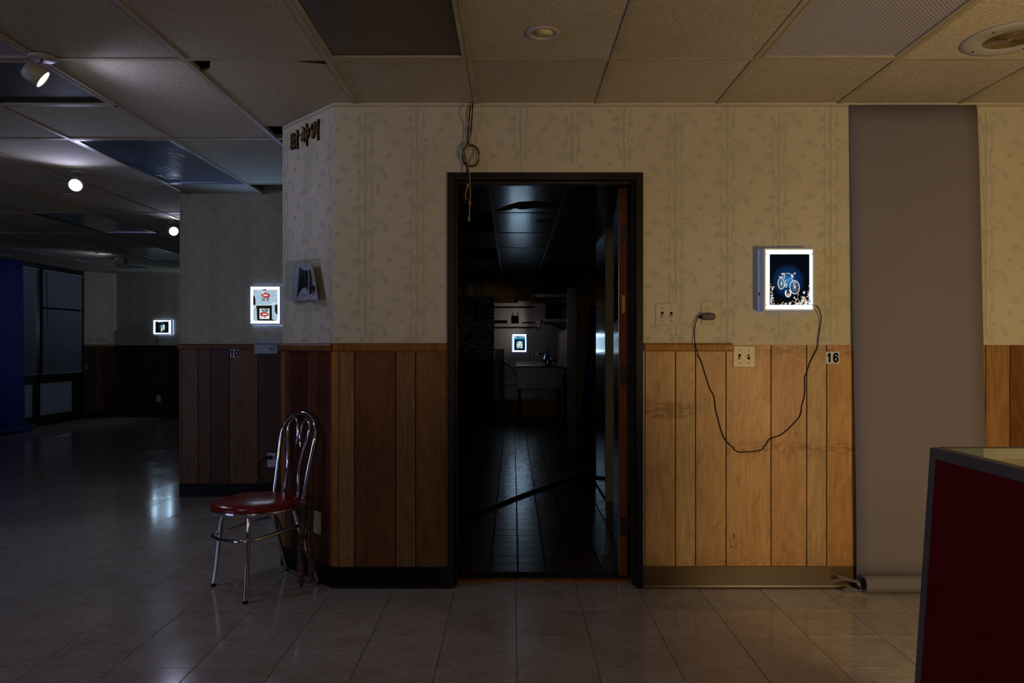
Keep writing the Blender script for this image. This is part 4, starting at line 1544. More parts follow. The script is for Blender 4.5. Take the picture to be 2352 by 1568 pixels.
def sticker(label, loc, rotz, w, h, txt):
    t = thing('number_sticker', label, 'sticker', loc, rotz)
    MB().box(-w / 2, w / 2, -0.001, 0, -h / 2, h / 2).build('card', 'white_card', t)
    digits(txt, h * 0.80, t, -0.0014, -h * (0.42 if len(txt) > 1 else 0.24))


sticker('white number 16 sticker on the bright wood panelling', at(1912.3, 821, YW - 0.0068), 0, 0.068, 0.060, '16')
sticker('white number 10 sticker on the dark partition panelling', at(538.3, 811, YP - 0.0068), 0, 0.070, 0.065, '10')
d = on_far(0.03, EYE + (HY - 842) * 12.25 / FPX)
sticker('tiny number sticker on the far corner beside the blinds', (d[0] + 0.0052, d[1] - 0.0046, d[2]), can, 0.042, 0.062, '6')

# ------------------------------------------------------------------ gilded letters on the angled wall
CH = {
    'first gilded character, nearest the ceiling corner at left': [[(515, 800), (508, 960), (505, 1180)], [(515, 800), (560, 755), (600, 750), (606, 860), (600, 1020), (590, 1130)], [(515, 935), (598, 880)], [(512, 1065), (596, 1000)], [(508, 1190), (588, 1125)], [(500, 1180), (470, 1245), (490, 1265)], [(545, 1150), (520, 1310)], [(580, 1130), (600, 1200), (622, 1262)],
                     [(710, 635), (722, 720), (712, 1000), (715, 1275)], [(655, 875), (765, 790)], [(700, 880), (650, 950), (605, 1020)], [(668, 1080), (625, 1255)]],
    'middle gilded character between two others': [[(908, 530), (950, 570), (965, 620)], [(970, 650), (920, 720), (868, 800)], [(930, 740), (905, 860), (955, 900), (955, 1015)], [(885, 900), (880, 960), (900, 990)], [(960, 740), (940, 860)], [(1000, 690), (985, 800), (995, 900)], [(1000, 690), (1060, 600), (1110, 560), (1140, 600), (1128, 720), (1095, 860)], [(1000, 800), (1115, 715)], [(998, 890), (1098, 830)], [(1048, 415), (1062, 480), (1050, 700), (1060, 900), (1050, 1050), (1062, 1155)]],
    'last gilded character with a long right stroke': [[(1362, 340), (1300, 400), (1245, 450), (1228, 540), (1240, 580)], [(1365, 345), (1350, 450), (1325, 600), (1290, 690)], [(1270, 645), (1280, 720), (1255, 830)], [(1345, 620), (1330, 720), (1300, 830), (1278, 885)], [(1265, 790), (1262, 860), (1280, 885)], [(1400, 380), (1385, 560), (1380, 680)], [(1340, 640), (1385, 680)], [(1470, 245), (1462, 450), (1450, 700), (1462, 955)]],
}
for lab, strokes in CH.items():
    cx = sum(p[0] for s in strokes for p in s) / sum(len(s) for s in strokes)
    root = on_chamfer(640 + cx / 15.68, 300)
    t = thing('wall_letter', lab, 'letter', (root.x, root.y, 0), ca, 'gilded characters on the angled wall')
    s0 = cs(640 + cx / 15.68)
    mb, side = MB(), MB()
    for st in strokes:
        pts = []
        for a, b in st:
            px, py = 640 + a / 15.68, 260 + b / 15.68
            pts.append(Vector((cs(px) - s0, 0, cz(px, py))))
        pts = crom(pts, 3)
        w = 0.0050
        for q, (dst, y0_, y1_, ww) in enumerate(((mb, -0.012, -0.009, w), (side, -0.009, -0.0005, w * 0.92))):
            rb = ribbon([(p.x, p.z) for p in pts], ww)
            lf = [r[0] for r in rb] + [r[1] for r in rb[::-1]]
            K = len(rb)
            vs = [(q.x, yy, q.y) for r in rb for q in r for yy in (y0_, y1_)]
            fs = []
            for i in range(K - 1):
                a, b = i * 4, i * 4 + 4
                fs += [(a, b, b + 2, a + 2), (a + 1, a + 3, b + 3, b + 1), (a, a + 1, b + 1, b), (a + 2, b + 2, b + 3, a + 3)]
            fs += [(0, 2, 3, 1), (K * 4 - 4, K * 4 - 3, K * 4 - 1, K * 4 - 2)]
            dst.add(vs, fs)
    mb.build('letter_face', 'gold_letter', t)
    side.build('letter_side', 'ink_black', t)  # sides coloured black, standing in for the shadow beside each stroke

# ------------------------------------------------------------------ acrylic display box with folded photograph
bx = on_chamfer(700, 690, -0.003)
t = thing('display_box', 'clear acrylic box holding a folded black and white photograph', 'display box', (bx.x, bx.y, 0), ca)
s0 = cs(700)
xa, xb = cs(668) - s0, cs(735) - s0
za, zb = cz(700, 693) + 0.005, cz(700, 600)
dp = 0.062
xa = xb - 0.80 * (xb - xa)
mb = MB()
k = 0.004
mb.box(xa, xb, -dp, -dp + k, za, zb)
mb.box(xa, xa + k, -dp + k, 0, za, zb).box(xb - k, xb, -dp + k, 0, za, zb)
mb.box(xa + k, xb - k, -dp + k, 0, zb - k, zb).box(xa + k, xb - k, -dp + k, 0, za, za + k)
mb.build('acrylic_case', 'clear', t)
mb = MB()
for (x, z0_, z1_) in ((xa, za, zb), (xb, za, zb)):
    mb.box(x - 0.001, x + 0.001, -dp - 0.001, -dp + 0.001, z0_, z1_)
mb.box(xa, xb, -dp - 0.001, -dp + 0.001, zb - 0.001, zb + 0.001).box(xa, xb, -dp - 0.001, -dp + 0.001, za - 0.001, za + 0.001)
mb.box(xa, xb, -0.002, 0, zb - 0.001, zb + 0.001).box(xa, xb, -0.003, 0, za - 0.001, za + 0.001)
mb.build('case_edge', 'clear_edge', t)
NRM = Vector((-CDIR.y, CDIR.x))


def in_case(u, v, y):
    # point of the folded print: measured outline position, depth y in front of the wall
    px, py = 650 + u / 12.06, 580 + v / 12.06
    k_ = (px - HX) / FPX
    bxp, byp = bx.x + NRM.x * y, bx.y + NRM.y * y
    s_ = (bxp - k_ * byp) / (k_ * CDIR.y - CDIR.x)
    return (s_, y, EYE + (HY - py) * (byp + CDIR.y * s_) / FPX)


sheet = MB()
for q in ([(300, 362, -.012), (440, 367, -.030), (355, 1288, -.034), (205, 1352, -.012)],
          [(440, 367, -.030), (640, 330, -.012), (640, 1318, -.012), (355, 1288, -.034)],
          [(640, 330, -.012), (800, 258, -.040), (962, 1308, -.045), (640, 1318, -.012)]):
    sheet.poly([in_case(*p) for p in q])
o = sheet.build('photograph', 'photo_white', t)
o.modifiers.new('thick', 'SOLIDIFY').thickness = 0.0006


def depth_l(u, v):
    e0 = 440 + (355 - 440) * (v - 367) / 920
    return -.030 + .018 * max(0, min(1, (u - e0) / (640 - e0))) - 0.0045


def depth_r(u, v):
    e1 = 800 + 162 * (v - 258) / 1050
    return -.012 - .030 * max(0, min(1, (u - 640) / (e1 - 640))) - 0.0030


pr = MB()
rg = random.Random(9)
for dep, pts in ((depth_l, [(452, 372), (480, 420), (500, 440), (560, 480), (638, 500), (638, 880), (618, 900), (600, 960), (520, 975), (490, 1030), (430, 1120), (372, 1270), (400, 1050), (430, 700)]),
                 (depth_r, [(642, 500), (700, 480), (755, 455), (765, 620), (790, 640), (800, 880), (815, 905), (818, 1100), (740, 1160), (690, 1130), (680, 1060), (700, 1040), (650, 1000), (642, 900)]),
                 (depth_r, [(832, 905), (870, 915), (885, 1000), (865, 1105), (835, 1105)])):
    pr.poly([in_case(u, v, dep(u, v)) for u, v in pts])
for k in range(40):
    left = rg.random() < 0.6
    v = rg.uniform(1120, 1290) if k % 2 else rg.uniform(400, 1150)
    u = (rg.uniform(395, 600) if k % 2 else 455 - (v - 370) * 0.09 + rg.uniform(-12, 8)) if left else rg.uniform(660, 900)
    if not left:
        v = rg.uniform(1130, 1290)
    sz = rg.uniform(5, 16)
    dep = depth_l if left else depth_r
    pr.poly([in_case(u + sz * math.cos(a), v + sz * 0.9 * math.sin(a), dep(u, v) - 0.0004) for a in (0, 1.2, 2.5, 3.8, 5.1)])
pr.build('photo_image', 'photo_dark', o)
MB().poly([in_case(*p) for p in ((782, 248, -.0405), (815, 252, -.0385), (978, 1288, -.0435), (960, 1310, -.0465))]).build('photo_edge', 'photo_edge', o)

# ------------------------------------------------------------------ thermostat under a clear guard
t = thing('thermostat', 'pale thermostat under a clear guard below the partition lightbox', 'thermostat', (0, YP, 0))
gx0, gx1, gz0, gz1 = (582 - HX) * (YP - .07) / FPX, (654 - HX) * (YP - .07) / FPX, EYE + (HY - 822) * (YP - .07) / FPX, EYE + (HY - 778) * (YP - .07) / FPX
cxx, czz = (gx0 + gx1) / 2, (gz0 + gz1) / 2
rp = []
for (sx, sz, a0) in ((1, 1, 0), (-1, 1, 90), (-1, -1, 180), (1, -1, 270)):
    for k in range(5):
        a = math.radians(a0 + k * 22.5)
        rp.append((cxx + sx * ((gx1 - gx0) / 2 - 0.02) + 0.02 * math.cos(a), czz + sz * ((gz1 - gz0) / 2 - 0.02) + 0.02 * math.sin(a)))
MB().prism(rp, (0, 0, 0), (1, 0, 0), (0, 0, 1), (0, -0.004, 0)).build('guard_base', 'clear_edge', t)
mb = MB().prism(rp, (0, -0.07, 0), (1, 0, 0), (0, 0, 1), (0, 0.003, 0))
n = len(rp)
for i in range(n):
    p, q = rp[i], rp[(i + 1) % n]
    mb.poly([(p[0], -0.067, p[1]), (q[0], -0.067, q[1]), (q[0], -0.004, q[1]), (p[0], -0.004, p[1])])
mb.build('guard_cover', 'clear', t)
tx0, tx1, tz0, tz1 = (589 - HX) * PP, (641 - HX) * PP, EYE + (HY - 812) * PP, EYE + (HY - 787.5) * PP
MB().box(tx0, tx1 - 0.02, -0.05, -0.004, tz0, tz1).box(tx1 - 0.02, tx1, -0.046, -0.004, tz0, tz1).build('thermostat_body', 'housing', t, bevel=0.003)
for k in range(2):
    MB().box(tx1 - 0.064, tx1 - 0.036, -0.0515, -0.049, (tz0 + tz1) / 2 - 0.012 + k * 0.013, (tz0 + tz1) / 2 - 0.007 + k * 0.013).build('vent_slot', 'slot', t)
MB().box(tx0 + 0.01, tx1, -0.052, -0.049, tz1 - 0.009, tz1 - 0.005).build('lever_slot', 'slot', t)
for sx in (-1, 1):
    for sz in (-1, 1):
        MB().lathe([(0.0005, 0.006), (0.004, 0.005), (0.005, 0)], (cxx + sx * ((gx1 - gx0) / 2 - 0.018), -0.003, czz + sz * ((gz1 - gz0) / 2 - 0.018)), 10, axis=(0, -1, 0)).build('screw', 'black', t)

# ------------------------------------------------------------------ cables over the door
o4 = lambda a, b, off: at(1040 + a / 5.225, 220 + b / 5.225, YW - off)


def cable(name, label, mat, path, off, r):
    t = thing(name, label, 'cable', o4(path[0][0], path[0][1], off))
    base = t.location.copy()
    pts = [o4(a, b, off + (0.012 if b > 880 else 0) + 0.004 * math.sin(i * 1.3)) - base for i, (a, b) in enumerate(path)]
    MB().tube(crom(pts, 5), r, 8).build('cable_length', mat, t)
    return t, base


t, b0 = cable('hanging_cable', 'black cable looped over the door, hanging longest of the dark ones', 'black', [(215, 78), (203, 200), (192, 350), (182, 480), (172, 580), (128, 650), (115, 740), (145, 815), (235, 850), (300, 800), (312, 700), (275, 620), (215, 592), (155, 635), (140, 700), (165, 780), (192, 880), (207, 1000), (203, 1100), (190, 1180), (188, 1240)], 0.016, 0.0032)
MB().lathe([(0.0005, -0.012), (0.006, -0.012), (0.006, 0.010), (0.0035, 0.014), (0.0005, 0.014)], o4(188, 1240, 0.03) - b0, 12).build('connector', 'black', t)
t, b0 = cable('hanging_cable', 'black cable ending in a short curl beside the door top', 'black', [(240, 80), (232, 200), (224, 330), (214, 450), (198, 540), (168, 605), (132, 690), (145, 780), (168, 840), (178, 940), (186, 1060), (150, 1120), (135, 1200), (148, 1290)], 0.031, 0.0032)
MB().lathe([(0.0005, -0.01), (0.007, -0.01), (0.007, 0.012), (0.0035, 0.016), (0.0005, 0.016)], o4(150, 1280, 0.043) - b0, 12).build('connector', 'black', t)
t, b0 = cable('hanging_cable', 'tan cable looped over the door with a plug at its end', 'tan_cable', [(226, 78), (175, 170), (158, 240), (190, 320), (206, 410), (205, 500), (188, 590), (138, 655), (125, 720), (165, 800), (240, 830), (305, 760), (322, 680), (285, 612), (212, 578), (150, 625), (146, 700), (172, 790), (197, 900), (206, 1010), (211, 1110), (210, 1200), (206, 1290), (203, 1370), (198, 1450)], 0.046, 0.0030)
MB().lathe([(0.0005, -0.011), (0.006, -0.010), (0.0065, 0.010), (0.004, 0.013)], o4(206, 1290, 0.058) - b0, 12).build('splice', 'tan_cable', t)
MB().lathe([(0.0005, -0.014), (0.006, -0.013), (0.0055, 0.008), (0.0035, 0.014), (0.0005, 0.0145)], o4(196, 1475, 0.058) - b0, 12).build('plug_end', 'tan_cable', t)
t, b0 = cable('hanging_cable', 'short tan cable with a connector beside the door top', 'tan_cable', [(182, 1060), (168, 1120), (156, 1170), (156, 1220), (166, 1250)], 0.062, 0.0028)
MB().lathe([(0.0005, -0.010), (0.006, -0.009), (0.006, 0.009), (0.0005, 0.010)], o4(180, 1078, 0.074) - b0, 12).build('connector', 'tan_cable', t)

# ------------------------------------------------------------------ grey backdrop paper with roll and clamp
t = thing('paper_backdrop', 'grey paper backdrop pinned to the wall, its roll on the floor', 'backdrop', (2.0, YW, 0))
mb = MB()
NZ, NXs = 24, 8
xt0, xt1, xb0, xb1 = 1.6916 - 2.0, 2.336 - 2.0, 1.715 - 2.0, 2.372 - 2.0
for i in range(NZ + 1):
    f = i / NZ
    z = 2.426 - f * (2.426 - 0.045)
    off = -0.006 - 0.030 * min(1, f * 1.3) - 0.002 * math.sin(f * 9)
    for k in range(NXs + 1):
        g = k / NXs
        mb.v.append((xt0 + (xt1 - xt0) * g + ((xb0 - xt0) * (1 - g) + (xb1 - xt1) * g) * f ** 0.8, off - 0.003 * math.sin(g * PI), z))
for i in range(NZ):
    for k in range(NXs):
        a = i * (NXs + 1) + k
        mb.f.append([a, a + 1, a + NXs + 2, a + NXs + 1])
        mb.m.append(0)
        mb.s.append(True)
o = mb.build('paper_sheet', 'paper_grey', t)
o.modifiers.new('thick', 'SOLIDIFY').thickness = 0.0006
ry, rr = -0.082, 0.0425
prof = []
mb = MB()
n = 28
vs = []
for x, r0, r1 in ((xb0 + 0.012, rr, 0.030), (xb1 + 0.008, rr, 0.030)):
    vs.append([(x, ry + rr * math.cos(2 * PI * k / n), rr + 0.0005 + rr * math.sin(2 * PI * k / n)) for k in range(n)])
    vs.append([(x, ry + r1 * math.cos(2 * PI * k / n), rr + 0.0005 + r1 * math.sin(2 * PI * k / n)) for k in range(n)])
flat = vs[0] + vs[1] + vs[2] + vs[3]
fs, sm = [], []
for k in range(n):
    j = (k + 1) % n
    fs += [(k, j, 2 * n + j, 2 * n + k)]
mb.add(flat, fs, 0, True)
mb.add(flat, [(k, (k + 1) % n, n + (k + 1) % n, n + k) for k in range(n)] + [(2 * n + k, 2 * n + (k + 1) % n, 3 * n + (k + 1) % n, 3 * n + k) for k in range(n)], 0, False)
mb.build('paper_roll', 'paper_grey', t)
mb = MB()
for k in range(n):
    j = (k + 1) % n
    a1, a2 = 2 * PI * k / n, 2 * PI * j / n
    mb.poly([(x, ry + 0.030 * math.cos(a), rr + 0.0005 + 0.030 * math.sin(a)) for x, a in ((xb0 + 0.012, a1), (xb0 + 0.012, a2), (xb1 + 0.008, a2), (xb1 + 0.008, a1))])
mb.build('cardboard_core', 'core', t)
for px in (1955, 2238):
    p = at(px, 247, YW) - Vector((2.0, YW, 0))
    MB().lathe([(0.0005, 0.016), (0.005, 0.015), (0.004, 0.010), (0.0015, 0.008), (0.0012, 0.0)], (p.x, -0.004, p.z), 12, axis=(0, -1, 0)).build('push_pin', 'chrome', t)


def clamp(label, M4):
    # spring clamp built in its own frame, then set down by M4
    t = thing('spring_clamp', label, 'clamp')
    t.matrix_world = M4
    s = 3.655 / FPX / 10.226
    q = lambda u, v: ((u - 650) * s, (800 - v) * s)
    up = [q(*p) for p in ((250, 480), (262, 440), (300, 425), (420, 455), (520, 495), (700, 505), (765, 550), (800, 640), (832, 712), (760, 705), (700, 660), (685, 610), (620, 570), (400, 535), (270, 500))]
    lo = [q(*p) for p in ((340, 765), (360, 715), (460, 700), (560, 688), (650, 700), (740, 730), (850, 725), (940, 695), (1030, 680), (1050, 692), (1000, 748), (870, 800), (700, 796), (560, 782), (370, 800))]
    MB().prism(up, (0, -0.011, 0.0), (1, 0, 0), (0, 0, 1), (0, 0.022, 0)).build('upper_jaw', 'chrome', t, bevel=0.003)
    MB().prism(lo, (0, -0.013, 0.0), (1, 0, 0), (0, 0, 1), (0, 0.026, 0)).build('lower_jaw', 'chrome', t, bevel=0.003)
    c = q(738, 620)
    MB().lathe([(0.0005, 0.016), (0.004, 0.015), (0.004, -0.015), (0.0005, -0.016)], (c[0], 0, c[1]), 12, axis=(0, -1, 0)).build('pivot', 'alu', t)


p = on_z(1900 + 650 / 10.226, 1280 + 800 / 10.226, 0.0005)
clamp('silver spring clamp on the end of the grey paper roll', Matrix.Translation((p.x, p.y, 0.0005)))

# ------------------------------------------------------------------ blue backdrop by the window
t = thing('paper_backdrop', 'deep blue paper backdrop hung before the left window', 'backdrop', (-6.95, 9.75, 0))
mb = MB()
for i in range(13):
    f = i / 12
    for k in range(5):
        mb.v.append((0.0 + 0.03 * f - 0.012 * math.sin(k * PI / 4), -1.35 + 2.1 * k / 4, 2.40 - f * 2.36))
for i in range(12):
    for k in range(4):
        a = i * 5 + k
        mb.f.append([a, a + 1, a + 6, a + 5]); mb.m.append(0); mb.s.append(True)
o = mb.build('paper_sheet', 'paper_blue', t)
o.modifiers.new('thick', 'SOLIDIFY').thickness = 0.0006
MB().lathe([(0.034, 0.0), (0.05, 0.0), (0.05, 1.0), (0.034, 1.0)], (0.085, -0.24, 0.05), 24, axis=(0, 1, 0)).build('paper_roll', 'paper_blue', t)
clamp('spring clamp on the window end of the blue paper roll', Matrix.Translation((-6.865, 10.56, 0.001)) @ Matrix.Rotation(-PI / 2, 4, 'Z'))
clamp('spring clamp on the near end of the blue paper roll', Matrix.Translation((-6.82, 9.43, 0.001)) @ Matrix.Rotation(PI / 2, 4, 'Z'))

# ------------------------------------------------------------------ left window with blinds
win = struct(bpy.data.objects.new('window_1', None))
COL.objects.link(win)
win.location = (-7.1, 0, 0)
mb = MB()
for (ya, yb, za, zb) in ((9.86, 12.2, 2.36, 2.42), (9.86, 12.2, 0.66, 0.78), (9.86, 12.2, 0.10, 0.16), (9.86, 9.92, 0.16, 2.36), (10.98, 11.09, 0.16, 2.36), (12.12, 12.2, 0.16, 2.36)):
    mb.box(-0.06, 0.02, ya, yb, za, zb)
mb.box(-0.06, 0.02, 11.95, 12.12, 0.16, 0.66)
mb.build('window_frame', 'winframe', win, bevel=0.003)
for (ya, yb, za, zb, mt) in ((9.92, 10.98, 0.16, 0.66, 'papered'), (11.09, 11.95, 0.16, 0.66, 'papered'), (9.92, 10.98, 0.78, 2.36, 'slot'), (11.09, 12.12, 0.78, 2.36, 'slot')):
    MB().box(-0.03, -0.02, ya, yb, za, zb).build('window_pane', mt, win)
struct(MB().box(-7.35, -7.3, -2.9, 12.7, 0, 2.6).build('wall_street_side', 'winframe'))


def blind(label, ya, yb, gap):
    t = thing('venetian_blind', label, 'blind', (-7.055, ya, 0.78), 0, 'venetian blinds on the left window')
    w = yb - ya
    MB().box(-0.012, 0.02, 0, w, 1.545, 1.575).build('head_rail', 'blind', t, bevel=0.002)
    MB().box(-0.01, 0.012, 0, w, 0.0, 0.014).build('bottom_rail', 'blind', t, bevel=0.002)
    for k in range(58):
        z = 0.032 + k * 0.0262
        if k == gap:
            continue
        dy = 0.004 if k % 7 == 3 else 0
        mb = MB()
        pr_ = [(-0.010, -0.0105), (-0.001, -0.002), (0.009, 0.0115), (0.0095, 0.011), (-0.0004, -0.0026), (-0.0095, -0.011)]
        mb.prism(pr_, (0, 0.004, z), (1, 0, 0), (0, 0, 1), (0, w - 0.008, 0))
        mb.build('slat', 'blind', t)
    for y in (0.06, w * 0.5, w - 0.06):
        MB().tube([(0.012, y, 0.01), (0.012, y, 1.55)], 0.0022, 6).build('ladder_cord', 'white_card', t)
    MB().tube([(0.02, 0.08, 0.72), (0.018, 0.08, 1.55)], 0.004, 6).build('tilt_wand', 'slot', t)


blind('wide grey venetian blind on the left window, one slat missing', 11.10, 12.11, 37)
blind('narrow strip of venetian blind beside the blue paper', 9.93, 10.97, -1)

# ------------------------------------------------------------------ chair with red seat
t = thing('cafe_chair', 'chrome cafe chair with round red vinyl seat and heart back', 'chair', (-1.285, 3.72, 0), -PI / 4)
MB().lathe([(0.0005, 0.457), (0.10, 0.456), (0.17, 0.451), (0.205, 0.442), (0.217, 0.432), (0.220, 0.424), (0.214, 0.418)], n=64).build('seat', 'vinyl', t)
MB().lathe([(0.205, 0.420), (0.2175, 0.420), (0.2195, 0.416), (0.2195, 0.406), (0.216, 0.402), (0.0005, 0.401)], n=64).build('seat_band', 'chrome', t)
RT = 0.0112
for s in (-1, 1):
    pts = crom([(s * 0.135, -0.105, 0.404), (s * 0.150, -0.118, 0.33), (s * 0.160, -0.127, 0.22), (s * 0.170, -0.137, 0.09), (s * 0.178, -0.146, 0.008)], 5)
    l = MB().tube(pts, RT, 14).build('leg', 'chrome', t)
    MB().lathe([(0.0005, 0.0), (0.0122, 0.0), (0.0128, 0.006), (0.0122, 0.014)], (s * 0.178, -0.146, 0.0), 14).build('foot_cap', 'black', l)
    pts = crom([(s * 0.118, 0.135, 0.404), (s * 0.128, 0.155, 0.31), (s * 0.143, 0.19, 0.19), (s * 0.156, 0.225, 0.08), (s * 0.164, 0.249, 0.006)], 5)
    l = MB().tube(pts, RT, 14).build('leg', 'chrome', t)
    MB().lathe([(0.0005, 0.0), (0.0122, 0.0), (0.0128, 0.006), (0.0122, 0.012)], (s * 0.164, 0.249, 0.0), 14).build('foot_cap', 'black', l)
hoop = [(-.150, .165, .41), (-.153, .176, .48), (-.161, .196, .60), (-.171, .214, .70), (-.168, .228, .765), (-.140, .239, .815), (-.080, .246, .85), (0, .248, .862)]
hoop = hoop + [(-x, y, z) for x, y, z in hoop[-2::-1]]
MB().tube(crom(hoop, 6), RT, 14).build('back_hoop', 'chrome', t)
for s in (-1, 1):
    h = [(s * .072, .185, .43), (s * .066, .19, .50), (s * .060, .197, .58), (s * .075, .208, .66), (s * .103, .221, .735), (s * .108, .230, .785), (s * .085, .237, .822), (s * .050, .239, .828), (s * .024, .237, .80), (s * .014, .233, .755), (s * .016, .229, .715), (s * .026, .226, .685)]
    c = crom(h, 5)
    MB().tube(c, [RT * 0.85] * (len(c) - 8) + [RT * 0.85 * (1 - 0.09 * k) for k in range(8)], 12).build('back_scroll', 'chrome', t)
ring = [(-.152, .214, .135 + .08), (-.147, .195, .26), (-.140, .165, .305), (-.150, .10, .305), (-.168, 0, .288), (-.178, -.10, .268), (-.150, -.160, .266), (-.085, -.185, .272), (0, -.193, .278), (.085, -.185, .284), (.150, -.160, .288), (.178, -.10, .290), (.168, 0, .296), (.150, .10, .305), (.138, .165, .308), (.145, .195, .26), (.152, .214, .20)]
MB().tube(crom(ring, 6), RT * 0.9, 14).build('ring_stretcher', 'chrome', t)

# patterned strips knotted round the chair's rear tube
t = thing('cloth_strip', 'patterned dark cloth strips knotted to the back of the red chair', 'cloth', (-1.040, 3.700, 0))
MB().lathe([(0.0005, -0.022), (0.014, -0.016), (0.018, 0.0), (0.013, 0.016), (0.0005, 0.022)], (0, 0.012, 0.425), 12, axis=(0.3, 0.4, 1)).build('knot', 'tie', t)
for k, (x0, x1, y, zb) in enumerate(((-0.014, -0.020, -0.004, 0.014), (0.018, 0.024, 0.010, 0.030))):
    mb = MB()
    N = 16
    for i in range(N + 1):
        f = i / N
        z = 0.43 - f * (0.43 - zb)
        w = 0.007 + 0.009 * min(1, f * 2.2) + 0.003 * math.sin(f * 9 + k)
        xc = x0 + (x1 - x0) * f + 0.005 * math.sin(f * 7 + k * 2)
        if i == N:
            w = 0.006
        for sx, yy in ((-1, 0.003), (-0.4, -0.006), (0.4, -0.006), (1, 0.003), (0.4, 0.009), (-0.4, 0.009)):
            mb.v.append((xc + sx * w, y + yy + 0.004 * math.sin(f * 11), z))
    for i in range(N):
        for j in range(6):
            j2 = (j + 1) % 6
            mb.f.append([i * 6 + j, i * 6 + j2, i * 6 + 6 + j2, i * 6 + 6 + j]); mb.m.append(0); mb.s.append(True)
    mb.f += [[0, 1, 2, 3, 4, 5], [N * 6 + q for q in range(6)]]
    mb.m += [0, 0]; mb.s += [False, False]
    mb.build('strip_tail', 'tie', t)

# ------------------------------------------------------------------ glass topped counter at right
t = thing('display_counter', 'dark red counter with metal edging and a glass top', 'counter', (1.04, 1.84, 0))
ZT = 0.965
lean = 0.0665
Lx = lambda z: -(ZT - z) * lean
L1 = -2.3
W1 = 0.62
mb = MB()
mb.hexa([(Lx(0) + 0.012, L1, 0), (Lx(ZT - .02) + 0.012, L1, ZT - .03), (Lx(0) + 0.012, -0.03, 0), (Lx(ZT - .02) + 0.012, -0.03, ZT - .03), (W1, L1, 0), (W1, L1, ZT - .15), (W1, -0.03, 0), (W1, -0.03, ZT - .15)])
mb.build('carcass', 'slot', t)
mb = MB()
mb.hexa([(Lx(0), L1, 0.0), (Lx(ZT - .027), L1, ZT - .027), (Lx(0), -0.024, 0.0), (Lx(ZT - .027), -0.024, ZT - .027), (Lx(0) + .01, L1, 0.0), (Lx(ZT - .027) + .01, L1, ZT - .027), (Lx(0) + .01, -0.024, 0.0), (Lx(ZT - .027) + .01, -0.024, ZT - .027)])
mb.build('red_panel', 'red_lam', t)
mb = MB()
mb.hexa([(Lx(0) - .003, -.023, 0), (Lx(ZT - .001) - .003, -.023, ZT - .001), (Lx(0) - .003, 0, 0), (Lx(ZT - .001) - .003, 0, ZT - .001), (Lx(0) + .02, -.023, 0), (Lx(ZT - .001) + .02, -.023, ZT - .001), (Lx(0) + .02, 0, 0), (Lx(ZT - .001) + .02, 0, ZT - .001)])
mb.build('corner_post', 'counter_metal', t, bevel=0.001)
MB().box(-0.004, 0.022, L1, -0.023, ZT - 0.027, ZT).build('side_rail', 'counter_metal', t, bevel=0.001)
MB().box(0.02, W1, -0.023, 0, ZT - 0.027, ZT).build('end_rail', 'counter_metal', t, bevel=0.001)
MB().box(0.024, W1, L1 + 0.004, -0.025, ZT - 0.007, ZT - 0.0005).build('glass_top', 'glass_top', t)
MB().box(0.0222, 0.0242, L1 + 0.004, -0.025, ZT - 0.007, ZT - 0.0006).build('glass_edge', 'glass_edge', t)
MB().box(0.02, W1, -0.03, -0.022, 0.02, ZT - 0.03).build('end_panel', 'red_lam', t)

# ------------------------------------------------------------------ kitchen things
# cloth covered shelving
t = thing('cloth_screen', 'navy paisley cloth screen standing at the left of the kitchen', 'screen', (-0.72, 11.98, 0))
x1 = at(1135, 800, 11.98).x + 0.72
mb = MB()
for i in range(2):
    for k in range(25):
        x = -0.245 + (x1 + 0.245) * k / 24
        mb.v.append((x, 0.008 * math.sin(k * 1.9), 0.01 if i == 0 else 2.013))
for k in range(24):
    mb.f.append([k, k + 1, 26 + k, 25 + k]); mb.m.append(0); mb.s.append(True)
o = mb.build('cloth', 'paisley', t)
o.modifiers.new('thick', 'SOLIDIFY').thickness = 0.002
MB().box(-0.245, x1 - 0.004, 0.02, 0.06, 0.0, 2.008).box(-0.245, x1 - 0.004, 0.06, 0.5, 1.985, 2.008).build('shelf_frame', 'steel_dark', t)
for (px0, px1, ytop, lab, dy) in ((1062, 1098, 642, 'pale plastic tub on top of the paisley screen', 0.12), (1088, 1107, 647, 'second plastic tub half hidden behind the pale tub', 0.40)):
    p0, p1 = at(px0, 680, 12.1), at(px1, 680, 12.1)
    r = (p1.x - p0.x) / 2
    z1 = at(px0, ytop, 12.1).z
    tt = thing('storage_tub', lab, 'tub', ((p0.x + p1.x) / 2, 12.1 + dy - 0.05, 2.0085))
    hgt = z1 - 2.0085
    MB().lathe([(0.0005, 0), (r * 0.93, 0), (r * 0.97, hgt * 0.06), (r, hgt * 0.9), (r * 0.97, hgt * 0.97), (r * 0.9, hgt), (0.0005, hgt)], n=32).build('tub_body', 'white_tub', tt)

# left wall shelves with odds and ends
for (py, lab) in ((697, 'upper steel wall shelf left of the hanging pots'), (744, 'lower steel wall shelf above the kitchen lightbox')):
    a = at(1130, py, 12.32)
    b = at(1240 if py > 700 else 1228, py, 12.32)
    tt = thing('wall_shelf', lab, 'shelf', (a.x, 12.32, a.z))
    L = b.x - a.x
    MB().box(0, L, 0, YB - 12.32 - 0.006, -0.003, 0.0).build('shelf_top', 'steel_h', tt)
    MB().box(0, L, -0.004, 0.0, -0.045, 0.012).build('front_lip', 'steel_h', tt, bevel=0.003)
    MB().box(0, L, 0.0, 0.004, -0.06, -0.045).build('lower_lip', 'steel_dark', tt)
zl = at(1130, 744, 12.32).z
zu = at(1130, 697, 12.32).z


def odd(name, label, cat, x, y, z, parts):
    tt = thing(name, label, cat, (x, y, z + 0.0006))
    for nm, mb, mt in parts:
        mb.build(nm, mt, tt)


